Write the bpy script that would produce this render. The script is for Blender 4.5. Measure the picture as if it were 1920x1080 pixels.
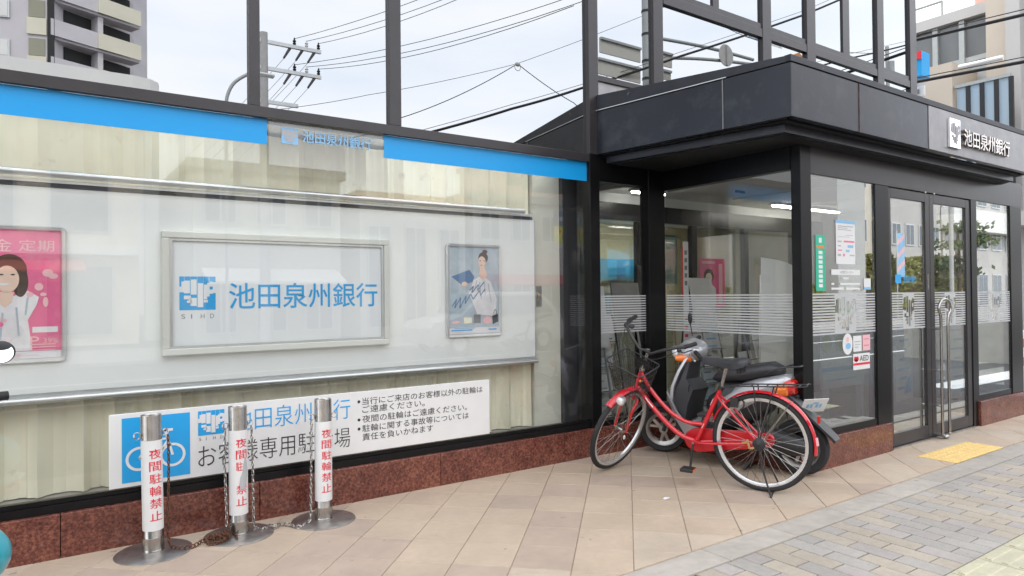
import bpy, math, random
from mathutils import Vector, Matrix
random.seed(7)
for _o in list(bpy.data.objects): bpy.data.objects.remove(_o)
SC = bpy.context.scene
COL = SC.collection
R = math.radians

# ------------------------------------------------------------------ camera
CAM_H = 1.35
FOC = 1280.0                                   # focal length in pixels of a 1920 px wide frame
YAW, PITCH, ROLL = 0.9622187, 0.0097779, -0.0099680
F_ = Vector((math.cos(YAW)*math.cos(PITCH), math.sin(YAW)*math.cos(PITCH), math.sin(PITCH)))
R_ = Vector((math.sin(YAW), -math.cos(YAW), 0))
U_ = R_.cross(F_)
RR = math.cos(ROLL)*R_ + math.sin(ROLL)*U_
UU = -math.sin(ROLL)*R_ + math.cos(ROLL)*U_
cam = bpy.data.cameras.new('camera'); camo = bpy.data.objects.new('camera', cam); COL.objects.link(camo)
m = Matrix((RR, UU, -F_)).transposed().to_4x4(); m.translation = Vector((0, 0, CAM_H))
camo.matrix_world = m
cam.sensor_width = 36; cam.lens = FOC/1920*36; cam.clip_start = 0.05; cam.clip_end = 600
SC.camera = camo

# ------------------------------------------------------------------ light and exposure (bright overcast)
SUN_EL, SUN_ROT = R(50), R(-20)
w = bpy.data.worlds.new('World'); SC.world = w; w.use_nodes = True
nt = w.node_tree; nt.nodes.clear()
N = nt.nodes.new; L = nt.links.new
out = N('ShaderNodeOutputWorld'); bg = N('ShaderNodeBackground'); L(bg.outputs[0], out.inputs[0])
sky = N('ShaderNodeTexSky'); sky.sky_type = 'NISHITA'; sky.sun_disc = False
sky.sun_elevation = SUN_EL; sky.sun_rotation = SUN_ROT; sky.air_density = 1.2; sky.dust_density = 3
tc = N('ShaderNodeTexCoord'); mp = N('ShaderNodeMapping'); mp.inputs['Scale'].default_value = (1.2, 1.2, 5.0)
nz = N('ShaderNodeTexNoise'); nz.inputs['Scale'].default_value = 2.2; nz.inputs['Detail'].default_value = 5; nz.inputs['Roughness'].default_value = .5
L(tc.outputs['Generated'], mp.inputs[0]); L(mp.outputs[0], nz.inputs['Vector'])
cr = N('ShaderNodeValToRGB'); cr.color_ramp.elements[0].position = .30; cr.color_ramp.elements[1].position = .62
cr.color_ramp.elements[0].color = (7.6, 8.15, 9.0, 1); cr.color_ramp.elements[1].color = (9.2, 9.25, 9.5, 1)
L(nz.outputs['Fac'], cr.inputs[0])
mx = N('ShaderNodeMix'); mx.data_type = 'RGBA'; mx.inputs[0].default_value = .93
L(sky.outputs[0], mx.inputs[6]); L(cr.outputs[0], mx.inputs[7]); L(mx.outputs[2], bg.inputs[0])
bg.inputs[1].default_value = 0.145
sun = bpy.data.lights.new('sun', 'SUN'); suno = bpy.data.objects.new('sun', sun); COL.objects.link(suno)
sun.energy = 1.3; sun.angle = R(12); sun.color = (1, .96, .9)
# the veiled sun stands behind the bank, so its front is in open shade and the far side of the street is lit
sd = Vector((math.cos(SUN_EL)*math.sin(SUN_ROT), math.cos(SUN_EL)*math.cos(SUN_ROT), math.sin(SUN_EL))).normalized()
suno.rotation_euler = sd.to_track_quat('Z', 'Y').to_euler()
SC.view_settings.view_transform = 'Standard'; SC.view_settings.look = 'None'
SC.view_settings.exposure = 1.03; SC.view_settings.gamma = 1
SC.view_settings.use_curve_mapping = False
SC.render.engine = 'CYCLES'
cy = SC.cycles
cy.max_bounces = 10; cy.diffuse_bounces = 4; cy.glossy_bounces = 6; cy.transmission_bounces = 8; cy.transparent_max_bounces = 32
cy.use_denoising = True; cy.sample_clamp_indirect = 8; cy.caustics_reflective = False; cy.caustics_refractive = False

# ------------------------------------------------------------------ helpers
def ray(x, y):
    return F_ + RR*((x-960)/FOC) + UU*((540-y)/FOC)
def PY(x, y, Y):                                # a measured point of the plane Y = const
    r = ray(x, y); return Vector((0, 0, CAM_H)) + r*(Y/r.y)
def GP(x, y, z=0.0):                            # a measured point of the ground
    r = ray(x, y); return Vector((0, 0, CAM_H)) + r*((z-CAM_H)/r.z)

class MB:
    def __init__(s): s.v = []; s.f = []
    def add(s, vs, fs):
        n = len(s.v); s.v += [tuple(p) for p in vs]; s.f += [tuple(i+n for i in f) for f in fs]; return s
    def box(s, x0, x1, y0, y1, z0, z1):
        if x0 > x1: x0, x1 = x1, x0
        if y0 > y1: y0, y1 = y1, y0
        if z0 > z1: z0, z1 = z1, z0
        return s.add([(x0,y0,z0),(x1,y0,z0),(x1,y1,z0),(x0,y1,z0),(x0,y0,z1),(x1,y0,z1),(x1,y1,z1),(x0,y1,z1)],
                     [(0,3,2,1),(4,5,6,7),(0,1,5,4),(1,2,6,5),(2,3,7,6),(3,0,4,7)])
    def obox(s, c, size, rot):                  # oriented box
        hx, hy, hz = (a/2 for a in size); c = Vector(c)
        vs = [c + rot @ Vector((a*hx, b*hy, d*hz)) for a, b, d in ((-1,-1,-1),(1,-1,-1),(1,1,-1),(-1,1,-1),(-1,-1,1),(1,-1,1),(1,1,1),(-1,1,1))]
        return s.add(vs, [(0,3,2,1),(4,5,6,7),(0,1,5,4),(1,2,6,5),(2,3,7,6),(3,0,4,7)])
    def bar(s, a, b, w, h=None, up=(0,0,1)):     # rectangular bar between two points
        a = Vector(a); b = Vector(b); d = b-a; l = d.length
        if l < 1e-6: return s
        d.normalize(); u = Vector(up)
        if abs(d.dot(u)) > .98: u = Vector((1, 0, 0))
        x = d.cross(u).normalized(); z = x.cross(d)
        rot = Matrix((x, d, z)).transposed()
        return s.obox((a+b)/2, (w, l, h or w), rot)
    def prism(s, pts, axis, a, b):              # polygon (2D) extruded along axis
        n = len(pts)
        def P(p, t):
            return {'x': (t, p[0], p[1]), 'y': (p[0], t, p[1]), 'z': (p[0], p[1], t)}[axis]
        s.add([P(p, a) for p in pts] + [P(p, b) for p in pts],
              [tuple(range(n)), tuple(range(2*n-1, n-1, -1))] + [(i, i+n, (i+1) % n+n, (i+1) % n) for i in range(n)])
        return s
    def tube(s, pts, r, seg=8, closed=False, caps=True):
        pts = [Vector(p) for p in pts]; n = len(pts)
        rs = r if isinstance(r, (list, tuple)) else [r]*n
        t0 = (pts[1]-pts[0]).normalized(); u = Vector((0, 0, 1))
        if abs(t0.dot(u)) > .9: u = Vector((1, 0, 0))
        nrm = (u - t0*u.dot(t0)).normalized(); base = len(s.v)
        for i in range(n):
            if closed: t = (pts[(i+1) % n]-pts[i-1]).normalized()
            else: t = (pts[min(i+1, n-1)]-pts[max(i-1, 0)]).normalized()
            nrm = (nrm - t*nrm.dot(t)).normalized(); bn = t.cross(nrm)
            for k in range(seg):
                a = 2*math.pi*k/seg
                s.v.append(tuple(pts[i] + (nrm*math.cos(a)+bn*math.sin(a))*rs[i]))
        for i in range(n if closed else n-1):
            j = (i+1) % n
            for k in range(seg):
                k2 = (k+1) % seg
                s.f.append((base+i*seg+k, base+i*seg+k2, base+j*seg+k2, base+j*seg+k))
        if caps and not closed:
            s.f.append(tuple(base+k for k in range(seg-1, -1, -1))); s.f.append(tuple(base+(n-1)*seg+k for k in range(seg)))
        return s
    def lathe(s, prof, c, axis='z', seg=32, a0=0, a1=2*math.pi):   # prof: (radius, along) list
        full = abs(a1-a0-2*math.pi) < 1e-6; base = len(s.v); m = seg if full else seg+1; n = len(prof)
        for k in range(m):
            a = a0+(a1-a0)*k/seg; ca, sa = math.cos(a), math.sin(a)
            for r, t in prof:
                p = {'z': (r*ca, r*sa, t), 'y': (r*ca, t, r*sa), 'x': (t, r*ca, r*sa)}[axis]
                s.v.append((p[0]+c[0], p[1]+c[1], p[2]+c[2]))
        for k in range(seg):
            k2 = (k+1) % m
            for i in range(n-1):
                s.f.append((base+k*n+i, base+k2*n+i, base+k2*n+i+1, base+k*n+i+1))
        return s
    def loft(s, rings, caps=True, closed=True):
        base = len(s.v); n = len(rings[0])
        for r in rings: s.v += [tuple(p) for p in r]
        for i in range(len(rings)-1):
            for k in range(n if closed else n-1):
                k2 = (k+1) % n
                s.f.append((base+i*n+k, base+i*n+k2, base+(i+1)*n+k2, base+(i+1)*n+k))
        if caps and closed:
            s.f.append(tuple(base+k for k in range(n-1, -1, -1))); s.f.append(tuple(base+(len(rings)-1)*n+k for k in range(n)))
        return s
    def ball(s, c, r, seg=14, rings=9):
        r = r if isinstance(r, (tuple, list)) else (r, r, r)
        base = len(s.v)
        for i in range(rings+1):
            t = math.pi*i/rings
            for k in range(seg):
                a = 2*math.pi*k/seg
                s.v.append((c[0]+r[0]*math.sin(t)*math.cos(a), c[1]+r[1]*math.sin(t)*math.sin(a), c[2]+r[2]*math.cos(t)))
        for i in range(rings):
            for k in range(seg):
                k2 = (k+1) % seg
                s.f.append((base+i*seg+k, base+(i+1)*seg+k, base+(i+1)*seg+k2, base+i*seg+k2))
        return s
    def mapv(s, fn): s.v = [tuple(fn(Vector(p))) for p in s.v]; return s
    def build(s, name, mat, parent=None, smooth=False, bevel=0, label=None, cat=None, group=None, kind=None, local=False, loc=None):
        me = bpy.data.meshes.new(name)
        off = ROOTS.get(parent.name, Vector((0, 0, 0))) if (parent is not None and not local) else Vector((0, 0, 0))
        if parent is None and loc is None and not local and s.v:      # own mesh thing: origin at its base
            xs = [p[0] for p in s.v]; ys = [p[1] for p in s.v]; zs = [p[2] for p in s.v]
            loc = ((min(xs)+max(xs))/2, (min(ys)+max(ys))/2, min(zs))
        if parent is None and loc is not None: off = Vector(loc)
        me.from_pydata([(p[0]-off[0], p[1]-off[1], p[2]-off[2]) for p in s.v], [], s.f)
        me.validate(); me.update()
        if smooth:
            me.polygons.foreach_set('use_smooth', [True]*len(me.polygons))
            try: me.set_sharp_from_angle(angle=R(40))
            except Exception: pass
        me.materials.append(mat)
        o = bpy.data.objects.new(name, me); COL.objects.link(o)
        if parent is None and loc is not None: o.location = loc
        if parent is not None:
            o.parent = parent
            if parent.name in ROOTS: ROOTS[o.name] = ROOTS[parent.name]
        elif not local: ROOTS[o.name] = Vector(o.location)
        if bevel:
            b = o.modifiers.new('bevel', 'BEVEL'); b.width = bevel; b.segments = 2; b.limit_method = 'ANGLE'
        tag(o, label, cat, group, kind)
        return o
ROOTS = {}
def tag(o, label=None, cat=None, group=None, kind=None):
    if label: o['label'] = label
    if cat: o['category'] = cat
    if group: o['group'] = group
    if kind: o['kind'] = kind
    return o
def thing(name, label, cat, loc=(0, 0, 0), rotz=0, group=None):
    o = bpy.data.objects.new(name, None); COL.objects.link(o); o.location = loc; o.rotation_euler = (0, 0, rotz)
    o.empty_display_size = .1
    ROOTS[o.name] = Vector(loc)
    return tag(o, label, cat, group)
def copy_tree(o, parent=None):
    c = o.copy(); COL.objects.link(c); c.parent = parent
    for ch in [x for x in bpy.data.objects if x.parent == o]: copy_tree(ch, c)
    return c
def bez(ps, n=12):                              # Catmull-Rom through points
    ps = [Vector(p) for p in ps]; q = [ps[0]*2-ps[1]] + ps + [ps[-1]*2-ps[-2]]; o = []
    for i in range(1, len(q)-2):
        for k in range(n):
            t = k/n; a, b, c, d = q[i-1], q[i], q[i+1], q[i+2]
            o.append(.5*((2*b)+(c-a)*t+(2*a-5*b+4*c-d)*t*t+(3*b-a-3*c+d)*t**3))
    o.append(ps[-1]); return o

# ------------------------------------------------------------------ materials
def base_mat(name):
    m = bpy.data.materials.new(name); m.use_nodes = True; return m, m.node_tree, m.node_tree.nodes['Principled BSDF']
def pm(name, col, rough=.5, metal=0, var=0, vscale=8, rnd=0, bump=0, bscale=60, coat=0, emit=0, spec=.5, var2=None, v2scale=2, v2=(.45, .6), stain=False):
    """procedural material: base colour with noise variation, per-object variation, bump"""
    m, t, b = base_mat(name); n = t.nodes.new; l = t.links.new
    b.inputs['Roughness'].default_value = rough; b.inputs['Metallic'].default_value = metal
    b.inputs['Specular IOR Level'].default_value = spec
    if coat: b.inputs['Coat Weight'].default_value = coat; b.inputs['Coat Roughness'].default_value = .05
    c = n('ShaderNodeRGB'); c.outputs[0].default_value = (*col, 1); cur = c.outputs[0]
    geo = n('ShaderNodeNewGeometry')
    def mul(cur, fac_socket, lo, hi):
        mr = n('ShaderNodeMapRange'); l(fac_socket, mr.inputs[0]); mr.inputs[1].default_value = .25; mr.inputs[2].default_value = .75
        mr.inputs[3].default_value = lo; mr.inputs[4].default_value = hi
        vm = n('ShaderNodeVectorMath'); vm.operation = 'SCALE'; l(cur, vm.inputs[0]); l(mr.outputs[0], vm.inputs['Scale']); return vm.outputs[0]
    if var:
        nz = n('ShaderNodeTexNoise'); nz.inputs['Scale'].default_value = vscale; nz.inputs['Detail'].default_value = 6
        l(geo.outputs['Position'], nz.inputs['Vector']); cur = mul(cur, nz.outputs['Fac'], 1-var, 1+var)
    if rnd:
        oi = n('ShaderNodeObjectInfo'); mr = n('ShaderNodeMapRange'); l(oi.outputs['Random'], mr.inputs[0])
        mr.inputs[3].default_value = 1-rnd; mr.inputs[4].default_value = 1+rnd
        vm = n('ShaderNodeVectorMath'); vm.operation = 'SCALE'; l(cur, vm.inputs[0]); l(mr.outputs[0], vm.inputs['Scale']); cur = vm.outputs[0]
    if var2:
        nz = n('ShaderNodeTexNoise'); nz.inputs['Scale'].default_value = v2scale; nz.inputs['Detail'].default_value = 8; nz.inputs['Roughness'].default_value = .65
        l(geo.outputs['Position'], nz.inputs['Vector'])
        mr = n('ShaderNodeMapRange'); l(nz.outputs['Fac'], mr.inputs[0]); mr.inputs[1].default_value = v2[0]; mr.inputs[2].default_value = v2[1]
        mi = n('ShaderNodeMix'); mi.data_type = 'RGBA'; l(mr.outputs[0], mi.inputs[0]); l(cur, mi.inputs[6]); mi.inputs[7].default_value = (*var2, 1); cur = mi.outputs[2]
    if stain:
        nz = n('ShaderNodeTexNoise'); nz.inputs['Scale'].default_value = 2.6; nz.inputs['Detail'].default_value = 5; nz.inputs['Distortion'].default_value = .4
        l(geo.outputs['Position'], nz.inputs['Vector']); cur = mul(cur, nz.outputs['Fac'], 1.10, .88)
        nz = n('ShaderNodeTexNoise'); nz.inputs['Scale'].default_value = 7.5; nz.inputs['Detail'].default_value = 3; nz.inputs['Roughness'].default_value = .6
        l(geo.outputs['Position'], nz.inputs['Vector'])
        mr = n('ShaderNodeMapRange'); l(nz.outputs['Fac'], mr.inputs[0]); mr.inputs[1].default_value = .69; mr.inputs[2].default_value = .73; mr.inputs[3].default_value = 1; mr.inputs[4].default_value = .62
        vm = n('ShaderNodeVectorMath'); vm.operation = 'SCALE'; l(cur, vm.inputs[0]); l(mr.outputs[0], vm.inputs['Scale']); cur = vm.outputs[0]
    l(cur, b.inputs['Base Color'])
    if emit:
        b.inputs['Emission Color'].default_value = (*col, 1); b.inputs['Emission Strength'].default_value = emit
    if bump:
        nz = n('ShaderNodeTexNoise'); nz.inputs['Scale'].default_value = bscale; nz.inputs['Detail'].default_value = 8
        l(geo.outputs['Position'], nz.inputs['Vector'])
        bp = n('ShaderNodeBump'); bp.inputs['Strength'].default_value = bump; bp.inputs['Distance'].default_value = .002
        l(nz.outputs['Fac'], bp.inputs['Height']); l(bp.outputs[0], b.inputs['Normal'])
    return m
def glass_mat(name, f0=.06, tint=(.93, .95, .94), power=5, mirror=False, wav=0.0):
    m = bpy.data.materials.new(name); m.use_nodes = True; t = m.node_tree; t.nodes.clear(); n = t.nodes.new; l = t.links.new
    o = n('ShaderNodeOutputMaterial'); mix = n('ShaderNodeMixShader'); tr = n('ShaderNodeBsdfTransparent'); gl = n('ShaderNodeBsdfGlossy')
    gl.inputs['Roughness'].default_value = 0.0; tr.inputs[0].default_value = (*tint, 1); gl.inputs[0].default_value = (.96, .98, 1, 1)
    lw = n('ShaderNodeLayerWeight'); lw.inputs[0].default_value = .5
    pw = n('ShaderNodeMath'); pw.operation = 'POWER'; pw.inputs[1].default_value = power; l(lw.outputs['Facing'], pw.inputs[0])
    mr = n('ShaderNodeMapRange'); mr.inputs[3].default_value = f0; mr.inputs[4].default_value = 1; l(pw.outputs[0], mr.inputs[0])
    if wav:
        geo = n('ShaderNodeNewGeometry'); nz = n('ShaderNodeTexNoise'); nz.inputs['Scale'].default_value = .9; nz.inputs['Detail'].default_value = 1
        l(geo.outputs['Position'], nz.inputs['Vector']); bp = n('ShaderNodeBump'); bp.inputs['Strength'].default_value = wav; bp.inputs['Distance'].default_value = .01
        l(nz.outputs['Fac'], bp.inputs['Height']); l(bp.outputs[0], gl.inputs['Normal'])
    l(mr.outputs[0], mix.inputs[0]); l(tr.outputs[0], mix.inputs[1]); l(gl.outputs[0], mix.inputs[2]); l(mix.outputs[0], o.inputs[0])
    return m
def granite(name, c0, c1, c2, rough=.18):
    m, t, b = base_mat(name); n = t.nodes.new; l = t.links.new; geo = n('ShaderNodeNewGeometry')
    nz = n('ShaderNodeTexNoise'); nz.inputs['Scale'].default_value = 62; nz.inputs['Detail'].default_value = 7; nz.inputs['Roughness'].default_value = .7
    vo = n('ShaderNodeTexNoise'); vo.inputs['Scale'].default_value = 9; vo.inputs['Detail'].default_value = 3
    l(geo.outputs['Position'], nz.inputs['Vector']); l(geo.outputs['Position'], vo.inputs['Vector'])
    ad = n('ShaderNodeMath'); ad.operation = 'MULTIPLY_ADD'; l(nz.outputs['Fac'], ad.inputs[0]); ad.inputs[1].default_value = .8
    ml = n('ShaderNodeMath'); ml.operation = 'MULTIPLY'; l(vo.outputs['Fac'], ml.inputs[0]); ml.inputs[1].default_value = .22; l(ml.outputs[0], ad.inputs[2])
    cr = n('ShaderNodeValToRGB'); e = cr.color_ramp.elements; e[0].position = .38; e[0].color = (*c0, 1); e[1].position = .66; e[1].color = (*c2, 1)
    k = e.new(.52); k.color = (*c1, 1); l(ad.outputs[0], cr.inputs[0]); l(cr.outputs[0], b.inputs['Base Color'])
    b.inputs['Roughness'].default_value = rough; b.inputs['Specular IOR Level'].default_value = .5
    return m
M = {}
M['black'] = pm('black_anodised_metal', (.006, .006, .007), .30, 0, var=.2, vscale=12, bump=.05, spec=.28)
M['brown_black'] = pm('bronze_black_metal', (.036, .032, .035), .30, 0, var=.15, vscale=6, bump=.05, spec=.45)
M['canopy'] = pm('canopy_painted_steel', (.014, .017, .026), .30, .0, var=.25, vscale=3, bump=.12, bscale=45, spec=.42, var2=(.045, .05, .058), v2scale=6, v2=(.52, .80))
M['canopy_dirty'] = pm('canopy_flashing', (.018, .02, .028), .5, 0, var=.4, vscale=7, var2=(.30, .30, .30), v2scale=9, v2=(.64, .74))
M['soffit'] = pm('soffit_panel', (.009, .009, .009), .5, 0, var=.3, vscale=5)
M['sign_steel'] = pm('brushed_sign_panel', (.30, .295, .30), .42, .55, var=.12, vscale=10, bump=.1)
M['chrome'] = pm('chrome', (.85, .85, .86), .06, 1)
M['steel'] = pm('stainless_steel', (.42, .40, .38), .24, 1, var=.15, vscale=20)
M['steel_dull'] = pm('worn_stainless_steel', (.46, .44, .42), .42, 1, var=.3, vscale=14)
M['alu'] = pm('aluminium', (.66, .67, .67), .3, .8, var=.08)
M['granite'] = granite('red_granite', (.055, .019, .016), (.165, .052, .038), (.31, .125, .08), .2)
M['tile_a'] = pm('terrace_tile_beige', stain=True, col=(.49, .385, .29), rough=.62, var=.05, vscale=22, rnd=.035, bump=.3, bscale=130, var2=(.36, .275, .22), v2scale=38, v2=(.60, .74))
M['tile_b'] = pm('terrace_tile_pale', stain=True, col=(.50, .41, .32), rough=.6, var=.06, vscale=22, rnd=.035, bump=.3, bscale=130, var2=(.37, .28, .23), v2scale=38, v2=(.62, .76))
M['tile_c'] = pm('terrace_tile_stained', stain=True, col=(.445, .345, .275), rough=.62, var=.06, vscale=12, rnd=.035, bump=.3, bscale=130, var2=(.34, .27, .22), v2scale=30, v2=(.60, .72))
M['grout'] = pm('grout', (.37, .29, .225), .9, var=.2, vscale=30)
M['grout_dark'] = pm('dark_joint_mortar', (.085, .065, .065), .9, var=.25, vscale=30)
M['brick_grey'] = pm('paver_grey', stain=True, col=(.355, .33, .30), rough=.75, var=.09, vscale=30, rnd=.07, bump=.4, bscale=160)
M['brick_pink'] = pm('paver_rose_grey', stain=True, col=(.37, .335, .31), rough=.75, var=.09, vscale=30, rnd=.07, bump=.4, bscale=160)
M['brick_tan'] = pm('paver_tan', stain=True, col=(.405, .35, .285), rough=.75, var=.09, vscale=30, rnd=.06, bump=.4, bscale=160)
M['kerb'] = pm('kerb_stone', stain=True, col=(.41, .37, .325), rough=.78, var=.12, vscale=14, rnd=.06, bump=.4, bscale=120, var2=(.27, .25, .23), v2scale=24, v2=(.6, .8))
M['yellow_tile'] = pm('yellow_tactile_tile', (.80, .56, .22), .6, var=.12, vscale=20, rnd=.06)
M['pale_tactile'] = pm('faded_tactile_tile', (.46, .43, .31), .7, var=.13, vscale=18, rnd=.08, bump=.3)
M['asphalt'] = pm('asphalt', (.075, .075, .078), .85, var=.15, vscale=40, bump=.5, bscale=200)
M['concrete'] = pm('concrete', (.36, .35, .33), .85, var=.12, vscale=5)
M['white_line'] = pm('road_paint', (.75, .75, .73), .6, var=.1, vscale=30)
M['curtain'] = pm('pleated_curtain', (.87, .83, .66), .85, var=.04, vscale=5, var2=(.6, .5, .38), v2scale=6, v2=(.62, .8))
M['board'] = pm('white_display_board', (.86, .88, .86), .45, var=.02)
M['panel_white'] = pm('sign_face_white', (.80, .83, .85), .35)
M['ivory'] = pm('ivory_frame', (.70, .71, .66), .35)
M['white'] = pm('white_plastic', (.78, .78, .77), .4, var=.03)
M['white_dirty'] = pm('scuffed_white_sticker', (.76, .75, .74), .5, var2=(.42, .41, .42), v2scale=26, v2=(.62, .72))
M['paper'] = pm('paper', (.74, .75, .76), .6, rnd=.08)
M['blue'] = pm('bank_blue', (.02, .37, .78), .4)
M['blue_band'] = pm('blue_window_film', (.004, .34, .78), .4)
M['ink'] = pm('black_print', (.035, .03, .035), .5)
M['grey_ink'] = pm('grey_print', (.22, .22, .23), .5)
M['faint'] = pm('faint_print', (.45, .46, .48), .5)
M['red_ink'] = pm('red_print', (.72, .03, .06), .5)
M['pink'] = pm('poster_pink', (.78, .14, .30), .4, var=.10, vscale=9, var2=(.85, .34, .44), v2scale=3.5, v2=(.5, .8))
M['pink_light'] = pm('poster_pale_pink', (.85, .5, .52), .4)
M['skin'] = pm('poster_skin', (.80, .58, .47), .5, var=.05, vscale=20)
M['hair'] = pm('poster_hair', (.06, .035, .025), .5)
M['poster_white'] = pm('poster_white', (.76, .74, .76), .5, var=.10, vscale=14, var2=(.82, .60, .60), v2scale=9, v2=(.58, .8))
M['poster_blue'] = pm('poster_blue_grey', (.42, .50, .56), .4, var=.08, vscale=12, var2=(.60, .66, .70), v2scale=3, v2=(.45, .8))
M['poster_navy'] = pm('poster_navy', (.12, .22, .40), .4)
M['green'] = pm('green_print', (.03, .48, .30), .4)
M['lime'] = pm('lime_print', (.35, .48, .03), .4)
M['orange'] = pm('orange_print', (.85, .22, .06), .4)
M['lightblue'] = pm('pale_blue_print', (.25, .52, .80), .4)
M['frost'] = pm('frosted_white_film', (.86, .87, .88), .6)
_t = M['frost'].node_tree; _mx = _t.nodes.new('ShaderNodeMixShader'); _tl = _t.nodes.new('ShaderNodeBsdfTranslucent'); _tl.inputs[0].default_value = (.95, .95, .95, 1)
_mx.inputs[0].default_value = .4; _o = [q for q in _t.nodes if q.type == 'OUTPUT_MATERIAL'][0]
_t.links.new(_t.nodes['Principled BSDF'].outputs[0], _mx.inputs[1]); _t.links.new(_tl.outputs[0], _mx.inputs[2]); _t.links.new(_mx.outputs[0], _o.inputs[0])
M['room_wall'] = pm('interior_wall_cream', (.70, .63, .44), .8, var=.04)
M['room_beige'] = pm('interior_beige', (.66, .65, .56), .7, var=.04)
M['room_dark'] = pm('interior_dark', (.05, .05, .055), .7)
M['ceiling'] = pm('interior_ceiling', (.78, .79, .78), .8)
M['floor_in'] = pm('interior_floor', (.34, .34, .31), .3, var=.1, vscale=9)
M['grey_sill'] = pm('grey_sill', (.32, .32, .30), .5)
M['lamp'] = pm('lamp_tube', (1, .98, .92), .4, emit=17)
M['lamp_soft'] = pm('soft_lamp_tube', (1, .98, .93), .4, emit=3.2)
M['glassA'] = glass_mat('window_glass', .05, (.98, .985, .98), power=4.0)
M['glassC'] = glass_mat('entrance_glass', .30, (.82, .84, .80), power=3.0)
M['glassB'] = glass_mat('side_glass', .06, (.97, .97, .96), power=4.2)
M['glassI'] = glass_mat('partition_glass', .26, (.88, .87, .78), power=4)
M['mirror'] = glass_mat('reflective_facade_glass', .375, (.10, .11, .12), wav=.03)
M['rubber'] = pm('tyre_rubber', (.022, .022, .024), .75, var=.2, vscale=40)
M['plastic_black'] = pm('black_plastic', (.022, .022, .024), .42)
M['seat_black'] = pm('black_vinyl', (.028, .028, .032), .5, bump=.2, bscale=200)
M['red_paint'] = pm('red_bicycle_paint', (.60, .010, .022), .24, coat=.6, var=.06, vscale=20)
M['red_plastic'] = pm('red_plastic', (.55, .012, .02), .3)
M['silver_paint'] = pm('silver_scooter_paint', (.44, .44, .46), .3, .45, coat=.3)
M['amber'] = pm('amber_lens', (.85, .20, .02), .15, coat=.5)
M['tail_red'] = pm('red_lens', (.55, .02, .015), .15, coat=.5)
M['rim_silver'] = pm('rim_aluminium', (.66, .66, .66), .26, .7)
M['rust'] = pm('rusted_steel', (.13, .055, .03), .85, .2, var=.5, vscale=60)
M['gold'] = pm('brass_lock', (.55, .40, .16), .35, .6)
M['teal'] = pm('teal_scooter_paint', (.02, .34, .42), .3, coat=.5, var=.05)
M['salmon'] = pm('salmon_lens', (.85, .20, .16), .3)
M['letter_steel'] = pm('tarnished_letter_steel', (.55, .50, .46), .22, 1, var=.5, vscale=5)
M['wall_pier'] = pm('pier_stucco', (.50, .44, .37), .8, var=.06, vscale=1.5)
M['wall_band'] = pm('grey_band', (.44, .43, .42), .8, var=.06, vscale=1.5)
M['rust_streak'] = pm('rusty_joint_sealant', (.13, .07, .05), .8, var=.5, vscale=30)
M['clear'] = pm('clear_lens', (.75, .75, .75), .1, coat=.5)
M['wire'] = pm('cable_black', (.015, .015, .018), .6)
M['pole'] = pm('grey_steel_pole', (.36, .38, .38), .55, .2, var=.08)
M['conc_pole'] = pm('concrete_pole', (.45, .44, .43), .8, var=.08)
# ------------------------------------------------------------------ flat print helpers
_glyph = {}
def glyph(body, bold=0.0):
    k = (body, bold)
    if k not in _glyph:
        c = bpy.data.curves.new('t', 'FONT'); c.body = body; c.size = 1; c.offset = bold; c.resolution_u = 3
        o = bpy.data.objects.new('t', c); COL.objects.link(o)
        dg = bpy.context.evaluated_depsgraph_get(); dg.update()
        me = bpy.data.meshes.new_from_object(o.evaluated_get(dg))
        v = [(p.co.x, p.co.y) for p in me.vertices]; f = [tuple(p.vertices) for p in me.polygons]
        bpy.data.objects.remove(o); bpy.data.curves.remove(c); bpy.data.meshes.remove(me)
        x0 = min(a for a, b in v); x1 = max(a for a, b in v); y0 = min(b for a, b in v); y1 = max(b for a, b in v)
        _glyph[k] = ([((a-x0)/(x1-x0), (b-y0)/(y1-y0)) for a, b in v], f, (x1-x0)/(y1-y0))
    return _glyph[k]
def glyph_cut(body, bold=0.0, n=10):             # the same glyph cut into upright strips, to lay round a tube
    k = (body, bold, n)
    if k not in _glyph:
        import bmesh
        v, f, asp = glyph(body, bold); me = bpy.data.meshes.new('t'); me.from_pydata([(a, b, 0) for a, b in v], [], f); bm = bmesh.new(); bm.from_mesh(me)
        for i in range(1, n): bmesh.ops.bisect_plane(bm, geom=bm.verts[:]+bm.edges[:]+bm.faces[:], plane_co=(i/n, 0, 0), plane_no=(1, 0, 0))
        bm.verts.index_update(); _glyph[k] = ([(q.co.x, q.co.y) for q in bm.verts], [tuple(q.index for q in fc_.verts) for fc_ in bm.faces], asp)
        bm.free(); bpy.data.meshes.remove(me)
    return _glyph[k]
def on_y(Y, x0, x1, z0, z1):                    # maps (u,v) onto a plane Y = const facing -Y
    return lambda u, v: (x0+(x1-x0)*u, Y, z0+(z1-z0)*v)
def put_text(mb, body, mp, bold=0.0, cut=0):
    v, f, asp = glyph_cut(body, bold, cut) if cut else glyph(body, bold); n = len(mb.v)
    mb.v += [mp(a, b) for a, b in v]; mb.f += [tuple(i+n for i in q) for q in f]; return mb
def sub(mp, u0, u1, v0, v1):
    return lambda u, v: mp(u0+(u1-u0)*u, v0+(v1-v0)*v)
def quad(mb, mp, u0=0, u1=1, v0=0, v1=1):
    n = len(mb.v); mb.v += [mp(u0, v0), mp(u1, v0), mp(u1, v1), mp(u0, v1)]; mb.f.append((n, n+1, n+2, n+3)); return mb
def blob(mb, mp, cu, cv, ru, rv, n=20, a0=0, a1=360):
    k = len(mb.v); N_ = n+1 if a1-a0 < 360 else n
    for i in range(N_):
        a = R(a0+(a1-a0)*i/n); mb.v.append(mp(cu+ru*math.cos(a), cv+rv*math.sin(a)))
    mb.f.append(tuple(range(k, k+N_))); return mb
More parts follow.
